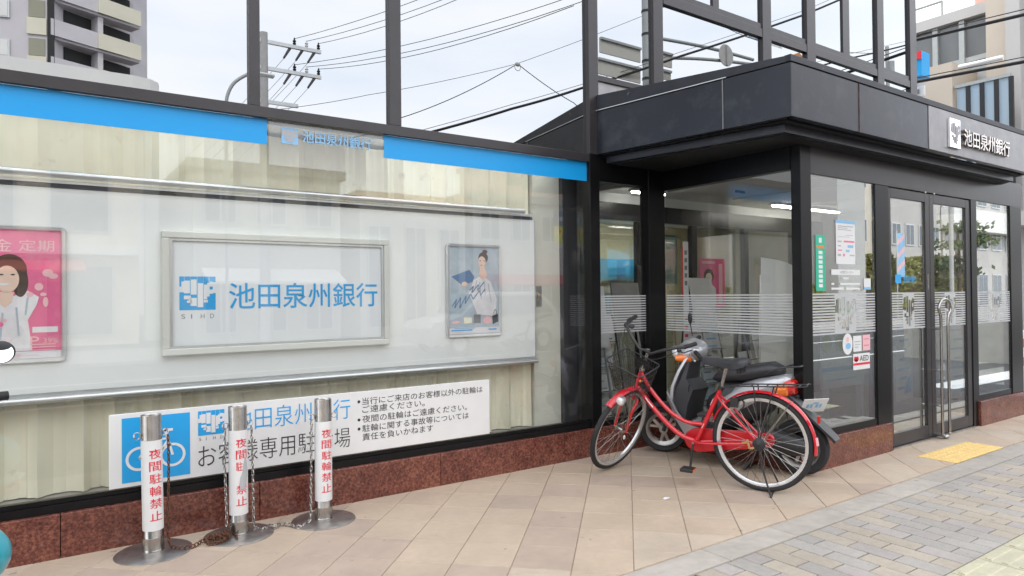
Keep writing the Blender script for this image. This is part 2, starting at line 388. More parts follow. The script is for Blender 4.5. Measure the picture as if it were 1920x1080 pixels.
def poly(mb, mp, pts):
    k = len(mb.v); mb.v += [mp(*p) for p in pts]; mb.f.append(tuple(range(k, k+len(pts)))); return mb
def ring2(mb, mp, cu, cv, ru, rv, wu, wv, n=28, a0=0, a1=360):
    k = len(mb.v)
    for i in range(n+1):
        a = R(a0+(a1-a0)*i/n)
        mb.v.append(mp(cu+ru*math.cos(a), cv+rv*math.sin(a))); mb.v.append(mp(cu+(ru-wu)*math.cos(a), cv+(rv-wv)*math.sin(a)))
    for i in range(n): mb.f.append((k+2*i, k+2*i+2, k+2*i+3, k+2*i+1))
    return mb
def stroke(mb, mp, a, b, w, asp=1.0):           # straight stroke in (u,v); asp = width/height of the map
    ax, ay = a[0]*asp, a[1]; bx, by = b[0]*asp, b[1]; dx, dy = bx-ax, by-ay; l = math.hypot(dx, dy) or 1; nx, ny = -dy/l*w/2, dx/l*w/2
    return poly(mb, mp, [((ax+nx)/asp, ay+ny), ((bx+nx)/asp, by+ny), ((bx-nx)/asp, by-ny), ((ax-nx)/asp, ay-ny)])
# the emblem: white fingers in a square (u right, v down)
EMB = [(0, .30, .06, .47), (.055, .15, .12, .47), (.12, .125, .285, .50), (.305, .09, .47, .54), (.50, .20, .65, .92), (.665, .24, .76, .68),
       (.76, .19, .83, .60), (.83, .15, .92, .30), (.92, .17, 1, .50), (.83, .39, .92, .52), (.12, .57, .31, .68), (.20, .72, .33, .785),
       (.30, .64, .47, .88), (.245, .665, .31, .72), (.665, .70, .78, .78)]
SLIT = [(.12, 0, .15, .13), (.29, 0, .31, .55), (.475, 0, .495, .92), (.645, 0, .67, .24), (.80, 0, .83, .19)]
def emblem(parent, mp, blue, white, pale):
    a = MB(); quad(a, mp); a.build('emblem_square', blue, parent)
    mp2 = lambda u, v: (lambda p: (p[0], p[1]-.0012, p[2]))(mp(u, v))
    b = MB()
    for u0, v0, u1, v1 in EMB: quad(b, mp2, u0, u1, 1-v1, 1-v0)
    b.build('emblem_fingers', white, parent)
    mp3 = lambda u, v: (lambda p: (p[0], p[1]-.0018, p[2]))(mp(u, v))
    c = MB()
    for u0, v0, u1, v1 in SLIT: quad(c, mp3, u0, u1, 1-v1, 1-v0)
    c.build('emblem_slits', pale, parent)
def in_emb(u, v): return any(a <= u <= c and b <= v <= d for a, b, c, d in EMB)
def emblem_cutout(mb, mp, n=40):                # white film square from which the fingers are cut
    for j in range(n):
        i = 0
        while i < n:
            if not in_emb((i+.5)/n, (j+.5)/n):
                k = i
                while k < n and not in_emb((k+.5)/n, (j+.5)/n): k += 1
                quad(mb, mp, i/n, k/n, 1-(j+1)/n, 1-j/n); i = k
            else: i += 1
    return mb

# ------------------------------------------------------------------ ground
YA, YC, XB = 4.33, 2.95, 4.68          # window wall, entrance front, entrance side
XE, XU = 8.85, 9.5                     # right end of entrance, right end of upper facade
g = MB().add([(-250, -250, -.09), (250, -250, -.09), (250, 250, -.09), (-250, 250, -.09)], [(0, 1, 2, 3)])
g.build('ground', M['asphalt'], kind='structure', loc=(0, 0, -.09))
terr = MB().box(-4, 9.9, 2.40, 4.45, -.08, -.006).build('terrace', M['grout'], kind='structure', loc=(0, 0, 0))
ROOTS[terr.name] = Vector((0, 0, 0))
def clip(poly_, nx, ny, c):                     # keep nx*x+ny*y <= c
    o = []
    for i in range(len(poly_)):
        a, b = poly_[i], poly_[(i+1) % len(poly_)]; da = nx*a[0]+ny*a[1]-c; db = nx*b[0]+ny*b[1]-c
        if da <= 0: o.append(a)
        if da*db < 0:
            t = da/(da-db); o.append((a[0]+(b[0]-a[0])*t, a[1]+(b[1]-a[1])*t))
    return o
def slab(poly_, z0, z1, name, mat, parent, cham=.0025):
    if len(poly_) < 3: return
    ar = abs(sum(poly_[i][0]*poly_[(i+1) % len(poly_)][1]-poly_[(i+1) % len(poly_)][0]*poly_[i][1] for i in range(len(poly_))))/2
    if ar < .0006: return
    cx = sum(p[0] for p in poly_)/len(poly_); cy_ = sum(p[1] for p in poly_)/len(poly_); n = len(poly_)
    def ins(p, d):
        v = Vector((p[0]-cx, p[1]-cy_)); l = v.length; return (cx+v.x*(1-d/l), cy_+v.y*(1-d/l)) if l > d else p
    tz = z1+random.uniform(-.0006, .0006)
    mb = MB().loft([[(p[0], p[1], z0) for p in poly_], [(p[0], p[1], tz-cham) for p in poly_], [(*ins(p, cham), tz) for p in poly_]])
    mb.build(name, mat, parent)
# diagonal tiles, 0.302 m; a joint crossing measured near the front edge
TO = (GP(600+1440/3, 820+622/3).x, GP(600+1440/3, 820+622/3).y); TS = .3005
e1 = (math.cos(R(45.6)), math.sin(R(45.6))); e2 = (-e1[1], e1[0])
for i in range(-16, 24):
    for j in range(-22, 22):
        gq = .0018
        P4 = [(TO[0]+e1[0]*a+e2[0]*b, TO[1]+e1[1]*a+e2[1]*b) for a, b in
              ((i*TS+gq, j*TS+gq), ((i+1)*TS-gq, j*TS+gq), ((i+1)*TS-gq, (j+1)*TS-gq), (i*TS+gq, (j+1)*TS-gq))]
        cx = sum(p[0] for p in P4)/4; cy_ = sum(p[1] for p in P4)/4
        if not (-1.0 < cx < 9.6 and 2.1 < cy_ < 4.6): continue
        if cx < -.2 and cy_ < 3.4: continue
        if 1.43*cy_+.2 < cx*.45: continue
        q = clip(P4, 0, 1, YA); q = clip(q, 0, -1, -2.412)
        if cx > XB+.1: q = clip(q, 0, 1, YC+.02)
        rr = random.random()
        pale = .45 if cx > 5 else (.10 if cy_ > 2.8 else .25)
        mt = M['tile_b'] if rr < pale else (M['tile_c'] if rr > .78 and cx < 5 else M['tile_a'])
        slab(q, -.012, 0, 'tile', mt, terr)
# kerb stones between terrace and pavement
YK0, YK1 = 2.205, 2.395
side = MB().box(-6, 9.9, -1.6, YK1+.004, -.085, -.008).build('pavement', M['grout_dark'], kind='structure', loc=(0, 0, 0))
ROOTS[side.name] = Vector((0, 0, 0))
KX = GP(1562, 957).x
for k in range(-3, 10):
    a = KX+k*.583
    slab([(a+.003, YK0+.003), (a+.580, YK0+.003), (a+.580, YK1-.006+random.uniform(-.002, .002)), (a+.003, YK1-.006)], -.03, .004, 'kerb_stone', M['kerb'], side, .004)
# pavers: long side across the pavement, running bond
BW, BL = .1155, .2375
BX = GP(1600+590/12, 960+155/12).x; BY = GP(1600+590/12, 960+155/12).y
rows = {}
cnt = 0; rest = MB()
for i in range(-16, 50):
    x0 = BX+i*BW
    for j in range(-9, 4):
        y0 = BY+(j+(.5 if i % 2 else 0))*BL
        gw = .0022+random.uniform(0, .0012); gl = .0032+random.uniform(0, .0016); q = [(x0+gw, y0+gl), (x0+BW-gw, y0+gl), (x0+BW-gw, y0+BL-gl), (x0+gw, y0+BL-gl)]
        q = clip(q, 0, 1, YK0-.003); q = clip(q, 0, -1, -1.505)
        if len(q) < 3: continue
        cx = sum(p[0] for p in q)/len(q); cy_ = sum(p[1] for p in q)/len(q)
        if cx*.62 > 1.6+cy_*1.45 or cx < .25*cy_+2.0: continue
        rr = random.random()
        mt = M['brick_tan'] if rr < .33 else (M['brick_pink'] if rr < .62 else M['brick_grey'])
        cnt += 1
        slab(q, -.03, 0, 'brick', mt, side)
# faded tactile strip along the pavement: each block with four long ridges
TX = GP(1745, 1062).x
for k in range(-2, 14):
    a = TX+k*.300
    t_ = MB().box(a+.003, a+.297, 1.203, 1.497, -.03, 0)
    for r_ in range(4):
        yy = 1.24+r_*.0733
        t_.prism([(yy-.017, 0), (yy-.011, .005), (yy+.011, .005), (yy+.017, 0)], 'x', a+.02, a+.28)
    t_.build('tactile_block', M['pale_tactile'], side)
for k in range(-2, 60):                          # pavers beyond the strip, nearly all outside the frame
    x0 = 2.6+k*BW
    for j in range(2):
        if x0 > 6.2: continue
        rest.box(x0+.002, x0+BW-.002, .72+j*BL+.002, .72+(j+1)*BL-.002, -.03, 0)
rest.build('brick_field', M['brick_pink'], side, kind='stuff')
# yellow dotted tiles in front of the door
ya = GP(1793, 870)
for k in range(3):
    a = ya.x+.02+k*.2985
    t_ = MB().box(a, a+.296, 2.402, 2.690, -.002, .004)
    for ii in range(5):
        for jj in range(5):
            t_.lathe([(.013, .004), (.009, .0085), (0, .0085)], (a+.03+ii*.059, 2.432+jj*.057, 0), seg=6)
    t_.build('yellow_tactile_tile', M['yellow_tile'], terr)
# scrap of litter and a bottle-cap size fleck on the tiles
p = GP(1250, 935)
MB().add([(p.x-.03, p.y-.01, .001), (p.x+.02, p.y-.018, .006), (p.x+.035, p.y+.006, .002), (p.x-.005, p.y+.012, .009), (p.x-.028, p.y+.009, .003)],
         [(0, 1, 3), (1, 2, 3), (0, 3, 4)]).build('paper_scrap', M['paper'], label='small crumpled scrap of paper lying on the beige tiles', cat='litter')

# ------------------------------------------------------------------ the bank building
bank = thing('bank_building', 'bank building with black metal frames, tall mirror windows and a red granite plinth', 'building', (0, YA, 0))
def part(name, mat, *boxes, parent=None, bevel=0, kind=None, label=None):
    mb = MB()
    for b in boxes: mb.box(*b)
    return mb.build(name, mat, parent or bank, bevel=bevel, kind=kind, label=label)
# granite plinth of separate slabs
gx = [-4, -2.6, -1.1, .1, PY(483, 890, YA).x, PY(820, 850, YA).x, PY(1052, 800, YA).x, XB-.05]
for a, b in zip(gx[:-1], gx[1:]):
    part('granite_slab', M['granite'], (a+.0015, b-.0015, YA-.05, YA+.10, -.01, .23), bevel=.004)
part('granite_slab', M['granite'], (XB-.05, XB+.06, YC-.045, YA-.052, -.01, .238), bevel=.004)
part('granite_slab', M['granite'], (XB+.062, PY(1664, 800, YC).x, YC-.045, YC+.08, -.01, .238), bevel=.004)
part('granite_slab', M['granite'], (PY(1831, 800, YC).x, XE+.02, YC-.045, YC+.08, -.01, .245), bevel=.004)
# lower black frame and the bar above the shop glass
XP0, XP1 = 3.79, 3.895                           # the full-height post
part('bottom_frame', M['black'], (-4, XP0, YA-.02, YA+.06, .23, .275))
part('bottom_frame', M['black'], (-4, XP0, YA-.005, YA+.04, .276, .30))
part('transom', M['brown_black'], (-4, XP0, YA-.04, YA+.08, 2.452, 2.52), bevel=.003)
part('post', M['black'], (XP0, XP1, YA-.045, YA+.10, .23, 2.52), bevel=.003)
part('post', M['brown_black'], (XP0, XP1, YA-.045, YA+.10, 2.521, 8.2), bevel=.003)
mu = [(PY(464, 0, YA).x, PY(484, 0, YA).x), (PY(725, 0, YA).x, PY(747, 0, YA).x), (-.52, -.44), (-2.1, -2.02)]
for a, b in mu: part('mullion', M['brown_black'], (a, b, YA-.035, YA+.08, 2.521, 8.2), bevel=.003)
# shop window panes
def pane(x0, x1, z0, z1, Y, mat, parent=None):
    return part('window_pane', mat, (x0, x1, Y-.004, Y+.004, z0, z1), parent=parent)
pane_a = pane(-4, XP0, .30, 2.452, YA, M['glassA'])
part('window_pane', M['glassA'], (XP1, 4.47, YA-.004, YA+.004, .275, 2.30))
part('bottom_frame', M['black'], (XP1, 4.47, YA-.02, YA+.06, .231, .275))
# panes above: reflective
edges = [(-4, -2.1), (-2.02, -.52), (-.44, mu[0][0]), (mu[0][1], mu[1][0]), (mu[1][1], XP0)]
for a, b in edges: part('upper_window_pane', M['mirror'], (a, b, YA-.004, YA+.004, 2.521, 8.1))
# upper facade right of the post
sill_z = 3.155
part('spandrel_panel', M['sign_steel'], (XP1, 4.44, YA-.015, YA+.02, 2.97, sill_z), bevel=.002)
part('sill', M['brown_black'], (XP1, 4.57, YA-.035, YA+.06, sill_z, sill_z+.045))
for a, b in ((1220, 1238), (1425, 1441), (1508, 1524), (1640, 1652), (1701, 1713)):
    part('mullion', M['brown_black'], (PY(a, 60, YA).x, PY(b, 60, YA).x, YA-.035, YA+.08, 2.90, 8.2), bevel=.003)
for a, b in ((1334, 1345), (1577, 1589)):
    part('mullion', M['brown_black'], (PY(a, 20, YA).x, PY(b, 20, YA).x, YA-.02, YA+.06, 4.14, 8.2))
zt = 4.09
part('transom', M['brown_black'], (PY(1239, 0, YA).x, XU, YA-.03, YA+.06, zt-.09, zt), bevel=.003)
part('transom', M['brown_black'], (PY(1239, 0, YA).x, XU, YA-.022, YA+.05, zt+.001, zt+.055))
uu = [XP1] + [PY(x, 60, YA).x for x in (1229, 1433, 1516, 1646)] + [XU-.08]
for a, b in zip(uu[:-1], uu[1:]): part('upper_window_pane', M['mirror'], (a, b, YA-.002, YA+.005, 2.90, 8.1))
# body of the building behind the glass
part('upper_wall', M['room_dark'], (-4, XU, YA+.35, YA+.45, 2.53, 8.2))
part('floor_slab', M['ceiling'], (-4, XU, YA+.09, 12, 2.47, 2.52))
part('side_wall', M['concrete'], (XU, XU+.12, YA+.1, 12, -.05, 8.2))
part('side_wall', M['concrete'], (-4.2, -4.05, YA-.03, 12, -.05, 8.2))
part('roof', M['concrete'], (-4.2, XU+.12, YA-.05, 12, 8.201, 8.6))
part('floor_in', M['grey_sill'], (-4, XB, YA+.065, 12, -.05, .228)) if False else None
part('window_ledge', M['grey_sill'], (-4, 3.98, YA+.061, 5.3, .19, .225))
part('back_wall', M['room_beige'], (-4, 3.98, 5.3, 5.4, .226, 2.468))
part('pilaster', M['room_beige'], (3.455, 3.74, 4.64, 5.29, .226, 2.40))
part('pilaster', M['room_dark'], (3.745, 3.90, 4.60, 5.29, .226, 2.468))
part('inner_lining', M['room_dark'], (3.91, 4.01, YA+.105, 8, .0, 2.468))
pl = MB().box(3.475, 3.535, 4.632, 4.6395, 1.25, 1.42).build('switch_plate', M['steel_dull'], bank)
MB().box(3.49, 3.505, 4.626, 4.6315, 1.31, 1.36).build('switch_button', M['gold'], pl)
# entrance side (faces the cycle stand) and front
part('corner_post', M['black'], (4.475, XB, YA-.05, YA+.06, .231, 2.50), bevel=.003)
part('corner_post', M['black'], (XB-.012, XB+.125, YC-.02, YC+.06, .239, 2.50), bevel=.003)
part('side_header', M['black'], (XB-.02, XB+.06, YC+.061, YA-.051, 2.275, 2.50))
part('side_header', M['black'], (XP1+.001, 4.474, YA-.04, YA+.05, 2.30, 2.50))
part('bottom_frame', M['black'], (XB-.01, XB+.045, YC+.061, YA-.053, .239, .285))
part('window_pane', M['glassB'], (XB+.01, XB+.018, YC+.06, YA-.05, .285, 2.275))
part('front_header', M['brown_black'], (XB+.126, XE, YC-.018, YC+.06, 2.245, 2.50), bevel=.002)
xd = [PY(a, 600, YC).x for a in (1524, 1640, 1662, 1735, 1751, 1811, 1829, 1893, 1907)]
part('post', M['black'], (xd[1], xd[2]+.03, YC-.02, YC+.06, .02, 2.244), bevel=.003)
part('post', M['black'], (xd[5]+.10, xd[6]+.01, YC-.02, YC+.06, .0, 2.244), bevel=.003)
part('post', M['black'], (xd[7], XE-.02, YC-.02, YC+.06, .246, 2.244), bevel=.003)
part('bottom_frame', M['black'], (XB+.126, xd[1]-.001, YC-.012, YC+.05, .239, .29))
part('bottom_frame', M['black'], (xd[6]+.011, xd[7]-.001, YC-.012, YC+.05, .246, .30))
fp1 = pane(XB+.127, xd[1]-.001, .29, 2.244, YC, M['glassC'])
fp2 = pane(xd[6]+.011, xd[7]-.001, .30, 2.244, YC, M['glassC'])
part('threshold', M['steel_dull'], (xd[2]+.031, xd[5]+.10, YC-.03, YC+.08, -.004, .012))
# glazed double door
dsplit = (xd[3]+xd[4])/2
door_l = part('door', M['brown_black'], (xd[2]+.033, xd[2]+.075, YC-.012, YC+.03, .02, 2.235), (xd[3], dsplit-.003, YC-.012, YC+.03, .02, 2.235),
              (xd[2]+.076, xd[3]-.001, YC-.012, YC+.03, 2.155, 2.235), (xd[2]+.076, xd[3]-.001, YC-.012, YC+.03, .02, .125), bevel=.002)
door_r = part('door', M['brown_black'], (dsplit+.003, xd[4], YC-.012, YC+.03, .02, 2.235), (xd[5], xd[5]+.097, YC-.012, YC+.03, .02, 2.235),
              (xd[4]+.001, xd[5]-.001, YC-.012, YC+.03, 2.155, 2.235), (xd[4]+.001, xd[5]-.001, YC-.012, YC+.03, .02, .125), bevel=.002)
dp1 = pane(xd[2]+.076, xd[3]-.001, .126, 2.154, YC+.008, M['glassC'], door_l)
dp2 = pane(xd[4]+.001, xd[5]-.001, .126, 2.154, YC+.008, M['glassC'], door_r)
# keyhole-shaped tubular handle
hx = (xd[3]+xd[4])/2+.06; hp = []
for dx, z in ((-.02, .035), (-.035, .08), (-.035, .6), (-.035, 1.08)): hp.append((hx+dx, YC-.085, z))
for k in range(9):
    a = R(200-k*27.5); hp.append((hx+.045+.115*math.cos(a), YC-.085, 1.185+.085*math.sin(a)))
for dx, z in ((.105, 1.08), (.105, .6), (.105, .09), (.09, .035)): hp.append((hx+dx, YC-.085, z))
hd = MB().tube(bez(hp, 4), .0125, 10)
for z in (.30, .62, 1.0): hd.tube([(hx-.035, YC-.085, z), (hx-.035, YC-.012, z)], .008, 8)
hd.build('handle', M['steel'], door_r, smooth=True)
part('handle_bracket', M['steel'], (hx-.05, hx+.02, YC-.10, YC-.012, .025, .04), parent=door_r)
MB().ball((hx-.0, YC-.10, .02), .022).build('door_stop', M['steel'], bank, smooth=True)
part('door_lock', M['steel'], (xd[3]+.02, xd[3]+.04, YC-.016, YC-.012, 1.36, 1.50), parent=door_l)
part('door_pivot', M['steel'], (dsplit-.10, dsplit-.07, YC-.02, YC-.012, 2.236, 2.25), (dsplit+.07, dsplit+.10, YC-.02, YC-.012, 2.236, 2.25))

# ------------------------------------------------------------------ canopy
can = bank
c0, c1, c2, c3 = (3.875, YA-.046), (4.13, 2.65), (8.25, 2.65), (8.80, 3.35)
def fascia(a, b, z0, z1, mat, name='fascia_panel', th=.05, zt1=None):
    a = Vector(a); b = Vector(b); d = (b-a).normalized(); nrm = Vector((-d.y, d.x))
    z1b = zt1 if zt1 is not None else z1
    p = [a, b, b+nrm*th, a+nrm*th]
    mb = MB().add([(q.x, q.y, z0) for q in p]+[(p[0].x, p[0].y, z1), (p[1].x, p[1].y, z1b), (p[2].x, p[2].y, z1b), (p[3].x, p[3].y, z1)],
                  [(0, 3, 2, 1), (4, 5, 6, 7), (0, 1, 5, 4), (1, 2, 6, 5), (2, 3, 7, 6), (3, 0, 4, 7)])
    return mb.build(name, mat, bank, bevel=.003)
ZF0, ZF1 = 2.522, 2.885
cA, cB = Vector(c0), Vector(c1)
tt = .70
cm = cA.lerp(cB, tt)
fascia(cA, cm-(cB-cA)*.002, ZF0, ZF1+.0, M['canopy'])
fascia(cm+(cB-cA)*.002, cB, ZF0, ZF1+.0, M['canopy'])
fascia((cA-Vector((.006, 0))), (cB-Vector((.006, .006))), ZF1+.003, 3.02, M['canopy_dirty'], 'flashing', .05, 2.93)
xf = [4.131, PY(1610, 140, 2.65).x, PY(1740, 190, 2.65).x, 8.25]
fascia((xf[0]+.004, 2.65), (xf[1]-.004, 2.65), ZF0, ZF1, M['canopy'])
fascia((xf[1]+.004, 2.65), (xf[2]-.012, 2.65), ZF0, ZF1, M['canopy'])
sp = fascia((xf[2]+.004, 2.646), (xf[3], 2.646), ZF0, ZF1, M['sign_steel'], 'sign_panel')
fascia((4.118, 2.642), (8.256, 2.642), ZF1+.003, 2.935, M['canopy_dirty'], 'flashing')
fascia((8.262, 2.65), (8.80, 3.3), ZF0, 2.93, M['canopy'])
part('joint_seal', M['rust_streak'], (xf[1]-.0035, xf[1]+.0035, 2.645, 2.66, ZF0, ZF1))
MB().bar((c0[0]-.012, c0[1], 2.889), (cA.lerp(cB, .72).x-.010, cA.lerp(cB, .72).y, 2.889), .006, .006).build('flashing_edge', M['alu'], bank)
MB().bar((cm.x-.004, cm.y-.001, ZF0+.002), (cm.x-.004, cm.y-.001, ZF1-.002), .007, .007).build('joint_seal', M['sign_steel'], bank)
def prism_z(pts, z0, z1, name, mat): return MB().prism(pts, 'z', z0, z1).build(name, mat, bank)
prism_z([(3.90, YA-.05), (4.19, 2.705), (8.22, 2.705), (8.72, 3.3), (8.72, YA-.05)], 2.90, 2.925, 'canopy_roof', M['canopy_dirty'])
prism_z([(3.93, YA-.055), (4.20, 2.73), (8.20, 2.73), (8.70, 3.3), (8.70, YA-.055)], 2.515, 2.53, 'soffit', M['soffit'])
ins = [(3.965, YA-.058), (4.245, 2.775), (8.18, 2.775), (8.66, 3.3), (8.66, YA-.058)]
lip = []
prism_z(ins, 2.455, 2.513, 'soffit_lip', M['canopy'])
prism_z([(4.01, YA-.06), (4.30, 2.83), (8.14, 2.83), (8.60, 3.3), (8.60, YA-.06)], 2.448, 2.4545, 'soffit_board', M['soffit'])
# raised sign on the fascia
q0, q1 = PY(1782, 222, 2.62), PY(1802, 284, 2.62)
lb = MB().box(q0.x, q1.x-.0, 2.622, 2.645, 2.575, 2.825).build('sign_plate', M['chrome'], sp, bevel=.002)
lm = MB()
for u0, v0, u1, v1 in EMB: quad(lm, on_y(2.6205, q0.x+.01, q1.x-.01, 2.59, 2.81), u0, u1, 1-v1, 1-v0)
lm.build('emblem_fingers', M['sign_steel'], lb)
v, f, asp = glyph('池田泉州銀行', .012)
x0, x1 = PY(1807, 240, 2.62).x, PY(1893, 285, 2.62).x
lt = MB(); n_ = len(v)
lt.v = [(x0+(x1-x0)*a, 2.616, 2.615+(2.765-2.615)*b) for a, b in v]+[(x0+(x1-x0)*a, 2.644, 2.615+(2.765-2.615)*b) for a, b in v]
lt.f = [tuple(q) for q in f]
ec = {}
for q in f:
    for i in range(len(q)):
        e = (q[i], q[(i+1) % len(q)]); ec[e] = 1
for (a, b) in ec:
    if (b, a) not in ec: lt.f.append((b, a, a+n_, b+n_))
lt.build('sign_letters', M['letter_steel'], sp)

# ------------------------------------------------------------------ films and stickers on the glass
def film(name, mat, fn, parent=pane_a):
    mb = MB(); fn(mb); return mb.build(name, mat, parent)
YF = YA-.0065
xb1, xb2 = PY(500, 250, YA).x, PY(719, 280, YA).x
film('blue_band', M['blue_band'], lambda m_: (quad(m_, on_y(YF, -4, xb1, 2.295, 2.4515)), quad(m_, on_y(YF, xb2, XP0-.004, 2.295, 2.4515))))
a, b = PY(527, 240, YA), PY(558, 270, YA)
emblem(pane_a, on_y(YF, a.x, b.x, 2.315, 2.415), M['lightblue'], M['faint'], M['faint'])
a, b = PY(566, 255, YA), PY(695, 270, YA)
film('bank_name', M['lightblue'], lambda m_: put_text(m_, '池田泉州銀行', on_y(YF, a.x, b.x, 2.335, 2.415), .012))
def stripes(mb, x0, x1, z0, z1, Y, logo=True, n=15):
    h = (z1-z0)/(n-.45)
    xm = (x0+x1)/2; lw = .155 if logo else 0
    if logo: ls, le = x0+(x1-x0)*.35, x0+(x1-x0)*.68
    for k in range(n):
        za = z0+k*h; zb = za+h*.56
        if logo:
            quad(mb, on_y(Y, x0, ls, za, zb)); quad(mb, on_y(Y, le, x1, za, zb))
        else: quad(mb, on_y(Y, x0, x1, za, zb))
    if logo: emblem_cutout(mb, on_y(Y, ls, le, z0, z1))
ZS0, ZS1 = 1.015, 1.335
for x0, x1, Y, par in ((XB+.127, xd[1]-.001, YC-.006, fp1), (xd[2]+.076, xd[3]-.001, YC+.002, dp1), (xd[4]+.001, xd[5]-.001, YC+.002, dp2), (xd[6]+.011, xd[7]-.001, YC-.006, fp2)):
    m_ = MB(); stripes(m_, x0, x1, ZS0, ZS1, Y); m_.build('frosted_stripes', M['frost'], par)
m_ = MB(); h = (ZS1-ZS0)/14.55
for k in range(15):
    za = ZS0+k*h; m_.add([(XB+.008, YC+.062, za), (XB+.008, YA-.052, za), (XB+.008, YA-.052, za+h*.5), (XB+.008, YC+.062, za+h*.5)], [(0, 1, 2, 3)])
for k in range(15):
    za = ZS0+k*h; quad(m_, on_y(YA-.006, XP1+.002, 4.47, za, za+h*.5))
m_.build('frosted_stripes', M['frost'], bank)
# notices on the front pane
def notice(x0, x1, z0, z1, Y, face, par, rows_=(), name='notice'):
    o = part(name, face, (x0, x1, Y-.0015, Y, z0, z1), parent=par); mp = on_y(Y-.0025, x0, x1, z0, z1)
    for mat, rects in rows_:
        mb = MB()
        for r_ in rects: quad(mb, mp, *r_)
        mb.build('print', mat, par)
    return mp
Yn = YC-.006
a, b = PY(1565, 412, YC), PY(1602, 496, YC)
rows1 = [(M['lightblue'], [(0, 1, .93, 1)]), (M['grey_ink'], [(.1, .9, .86, .872), (.1, .6, .82, .83), (.1, .8, .78, .79)]),
         (M['pink'], [(.4, .95, .50, .54), (.1, .3, .30, .33), (.35, .45, .18, .24)]), (M['lightblue'], [(.6, .9, .38, .44), (.5, .7, .28, .33)]),
         (M['faint'], [(.08, .3, .50, .53), (.1, .25, .40, .43), (.5, .9, .66, .672), (.1, .7, .62, .63), (.08, .25, .18, .23), (.7, .95, .19, .22)])]
mp = notice(a.x, b.x, b.z, a.z, Yn, M['white'], fp1, rows1)
hd_ = MB(); put_text(hd_, 'ATM', sub(mp, .1, .22, .945, .985)); hd_.build('print', M['white'], fp1) if False else None
a, b = PY(1527, 440, YC), PY(1546, 545, YC)
mp = notice(a.x, b.x, b.z, a.z, Yn, M['green'], fp1, [(M['orange'], [(.1, .9, .76, .81)]), (M['white'], [(.35, .65, .86, .95)]+[(.3, .72, .06+k*.085, .12+k*.085) for k in range(8)])])
a, b = PY(1557, 505, YC), PY(1611, 516, YC)
mp = notice(a.x, b.x, b.z, a.z, Yn, M['white'], fp1)
m_ = MB(); put_text(m_, 'ATMコーナー', sub(mp, .3, .75, .25, .75)); m_.build('print', M['grey_ink'], fp1)
for zz, rr in ((.9, (.33, .55)), (.6, (0, .1)), (.6, (.3, 1)), (.35, (0, .42)), (.35, (.5, 1))):
    pass
a, b = PY(1557, 519, YC), PY(1611, 546, YC); mp = on_y(Yn-.001, a.x, b.x, b.z, a.z)
m_ = MB()
for r_ in ((.38, .6, .85, .95), (0, .1, .45, .58), (.3, 1, .45, .58), (0, .42, .12, .26), (.5, 1, .12, .26)): quad(m_, mp, *r_)
m_.build('white_lettering', M['white'], fp1)
a, b = PY(1618, 522, YC), PY(1631, 543, YC)
notice(a.x, b.x, b.z, a.z, Yn, M['white'], fp1, [(M['lightblue'], [(0, 1, 0, .22)])])
a, b = PY(1598, 664, YC), PY(1629.5, 690, YC)
mp = notice(a.x, b.x, b.z, a.z, Yn, M['white'], fp1, [(M['red_ink'], [(0, 1, .28, .42)])], 'sticker')
m_ = MB(); put_text(m_, 'AED', sub(mp, .38, .92, .52, .86), .01); m_.build('print', M['ink'], fp1)
m_ = MB(); blob(m_, mp, .12, .68, .08, .16); blob(m_, mp, .24, .68, .08, .16); poly(m_, mp, [(.05, .64), (.31, .64), (.18, .46)]); m_.build('print', M['red_ink'], fp1)
a, b = PY(1598, 630, YC), PY(1614, 658, YC); notice(a.x, b.x, b.z, a.z, Yn, M['white'], fp1, [(M['faint'], [(.15, .85, .6, .66), (.15, .85, .42, .46), (.15, .6, .25, .3)])], 'sticker')
a, b = PY(1615.5, 628, YC), PY(1630, 656, YC); notice(a.x, b.x, b.z, a.z, Yn, M['pink_light'], fp1, [(M['pink'], [(.15, .85, .7, .76), (.15, .85, .3, .36)])], 'sticker')
a = PY(1588, 645, YC); m_ = MB(); blob(m_, on_y(Yn, a.x-.075, a.x+.075, a.z-.085, a.z+.085), .5, .5, .5, .5); m_.build('sticker', M['white'], fp1)
m_ = MB(); mq = on_y(Yn-.001, a.x-.075, a.x+.075, a.z-.085, a.z+.085); blob(m_, mq, .5, .72, .15, .12); m_.build('print', M['pink_light'], fp1)
m_ = MB(); blob(m_, mq, .55, .4, .25, .15); m_.build('print', M['lightblue'], fp1)
# small bank emblem and name on the door leaf
a, b = PY(1679, 517, YC), PY(1718, 530, YC)
m_ = MB(); put_text(m_, '池田泉州銀行', on_y(YC+.001, a.x+.14, b.x, b.z, a.z), .01); quad(m_, on_y(YC+.001, a.x, a.x+.10, b.z-.005, a.z+.01)); m_.build('bank_name', M['blue'], dp1)
# ------------------------------------------------------------------ behind the shop window
def pleats(x0, x1, z0, z1, Y, amp=.052, seed=1, step=.165):
    rnd = random.Random(seed); mb = MB(); xs = []; x = x0; ph = 0
    cols = []
    while x < x1:
        wd = step*rnd.uniform(.7, 1.35); nseg = 10; sh = rnd.uniform(.6, 1.3)
        for k in range(nseg):
            t = k/nseg; d = amp*sh*(1.6*abs(math.sin(math.pi*t))**.7-.9+.15*math.cos(6*math.pi*t+.6))
            if x+wd*t < x1: cols.append((x+wd*t, d, rnd.uniform(-.004, .004)))
        x += wd
    nz = 7
    for c in cols:
        for i in range(nz+1):
            z = z0+(z1-z0)*i/nz; k = 1-.35*i/nz
            mb.v.append((c[0]+c[2]*(1-i/nz)*2, Y+c[1]*k, z))
    for i in range(len(cols)-1):
        for j in range(nz): mb.f.append((i*(nz+1)+j, (i+1)*(nz+1)+j, (i+1)*(nz+1)+j+1, i*(nz+1)+j+1))
    return mb
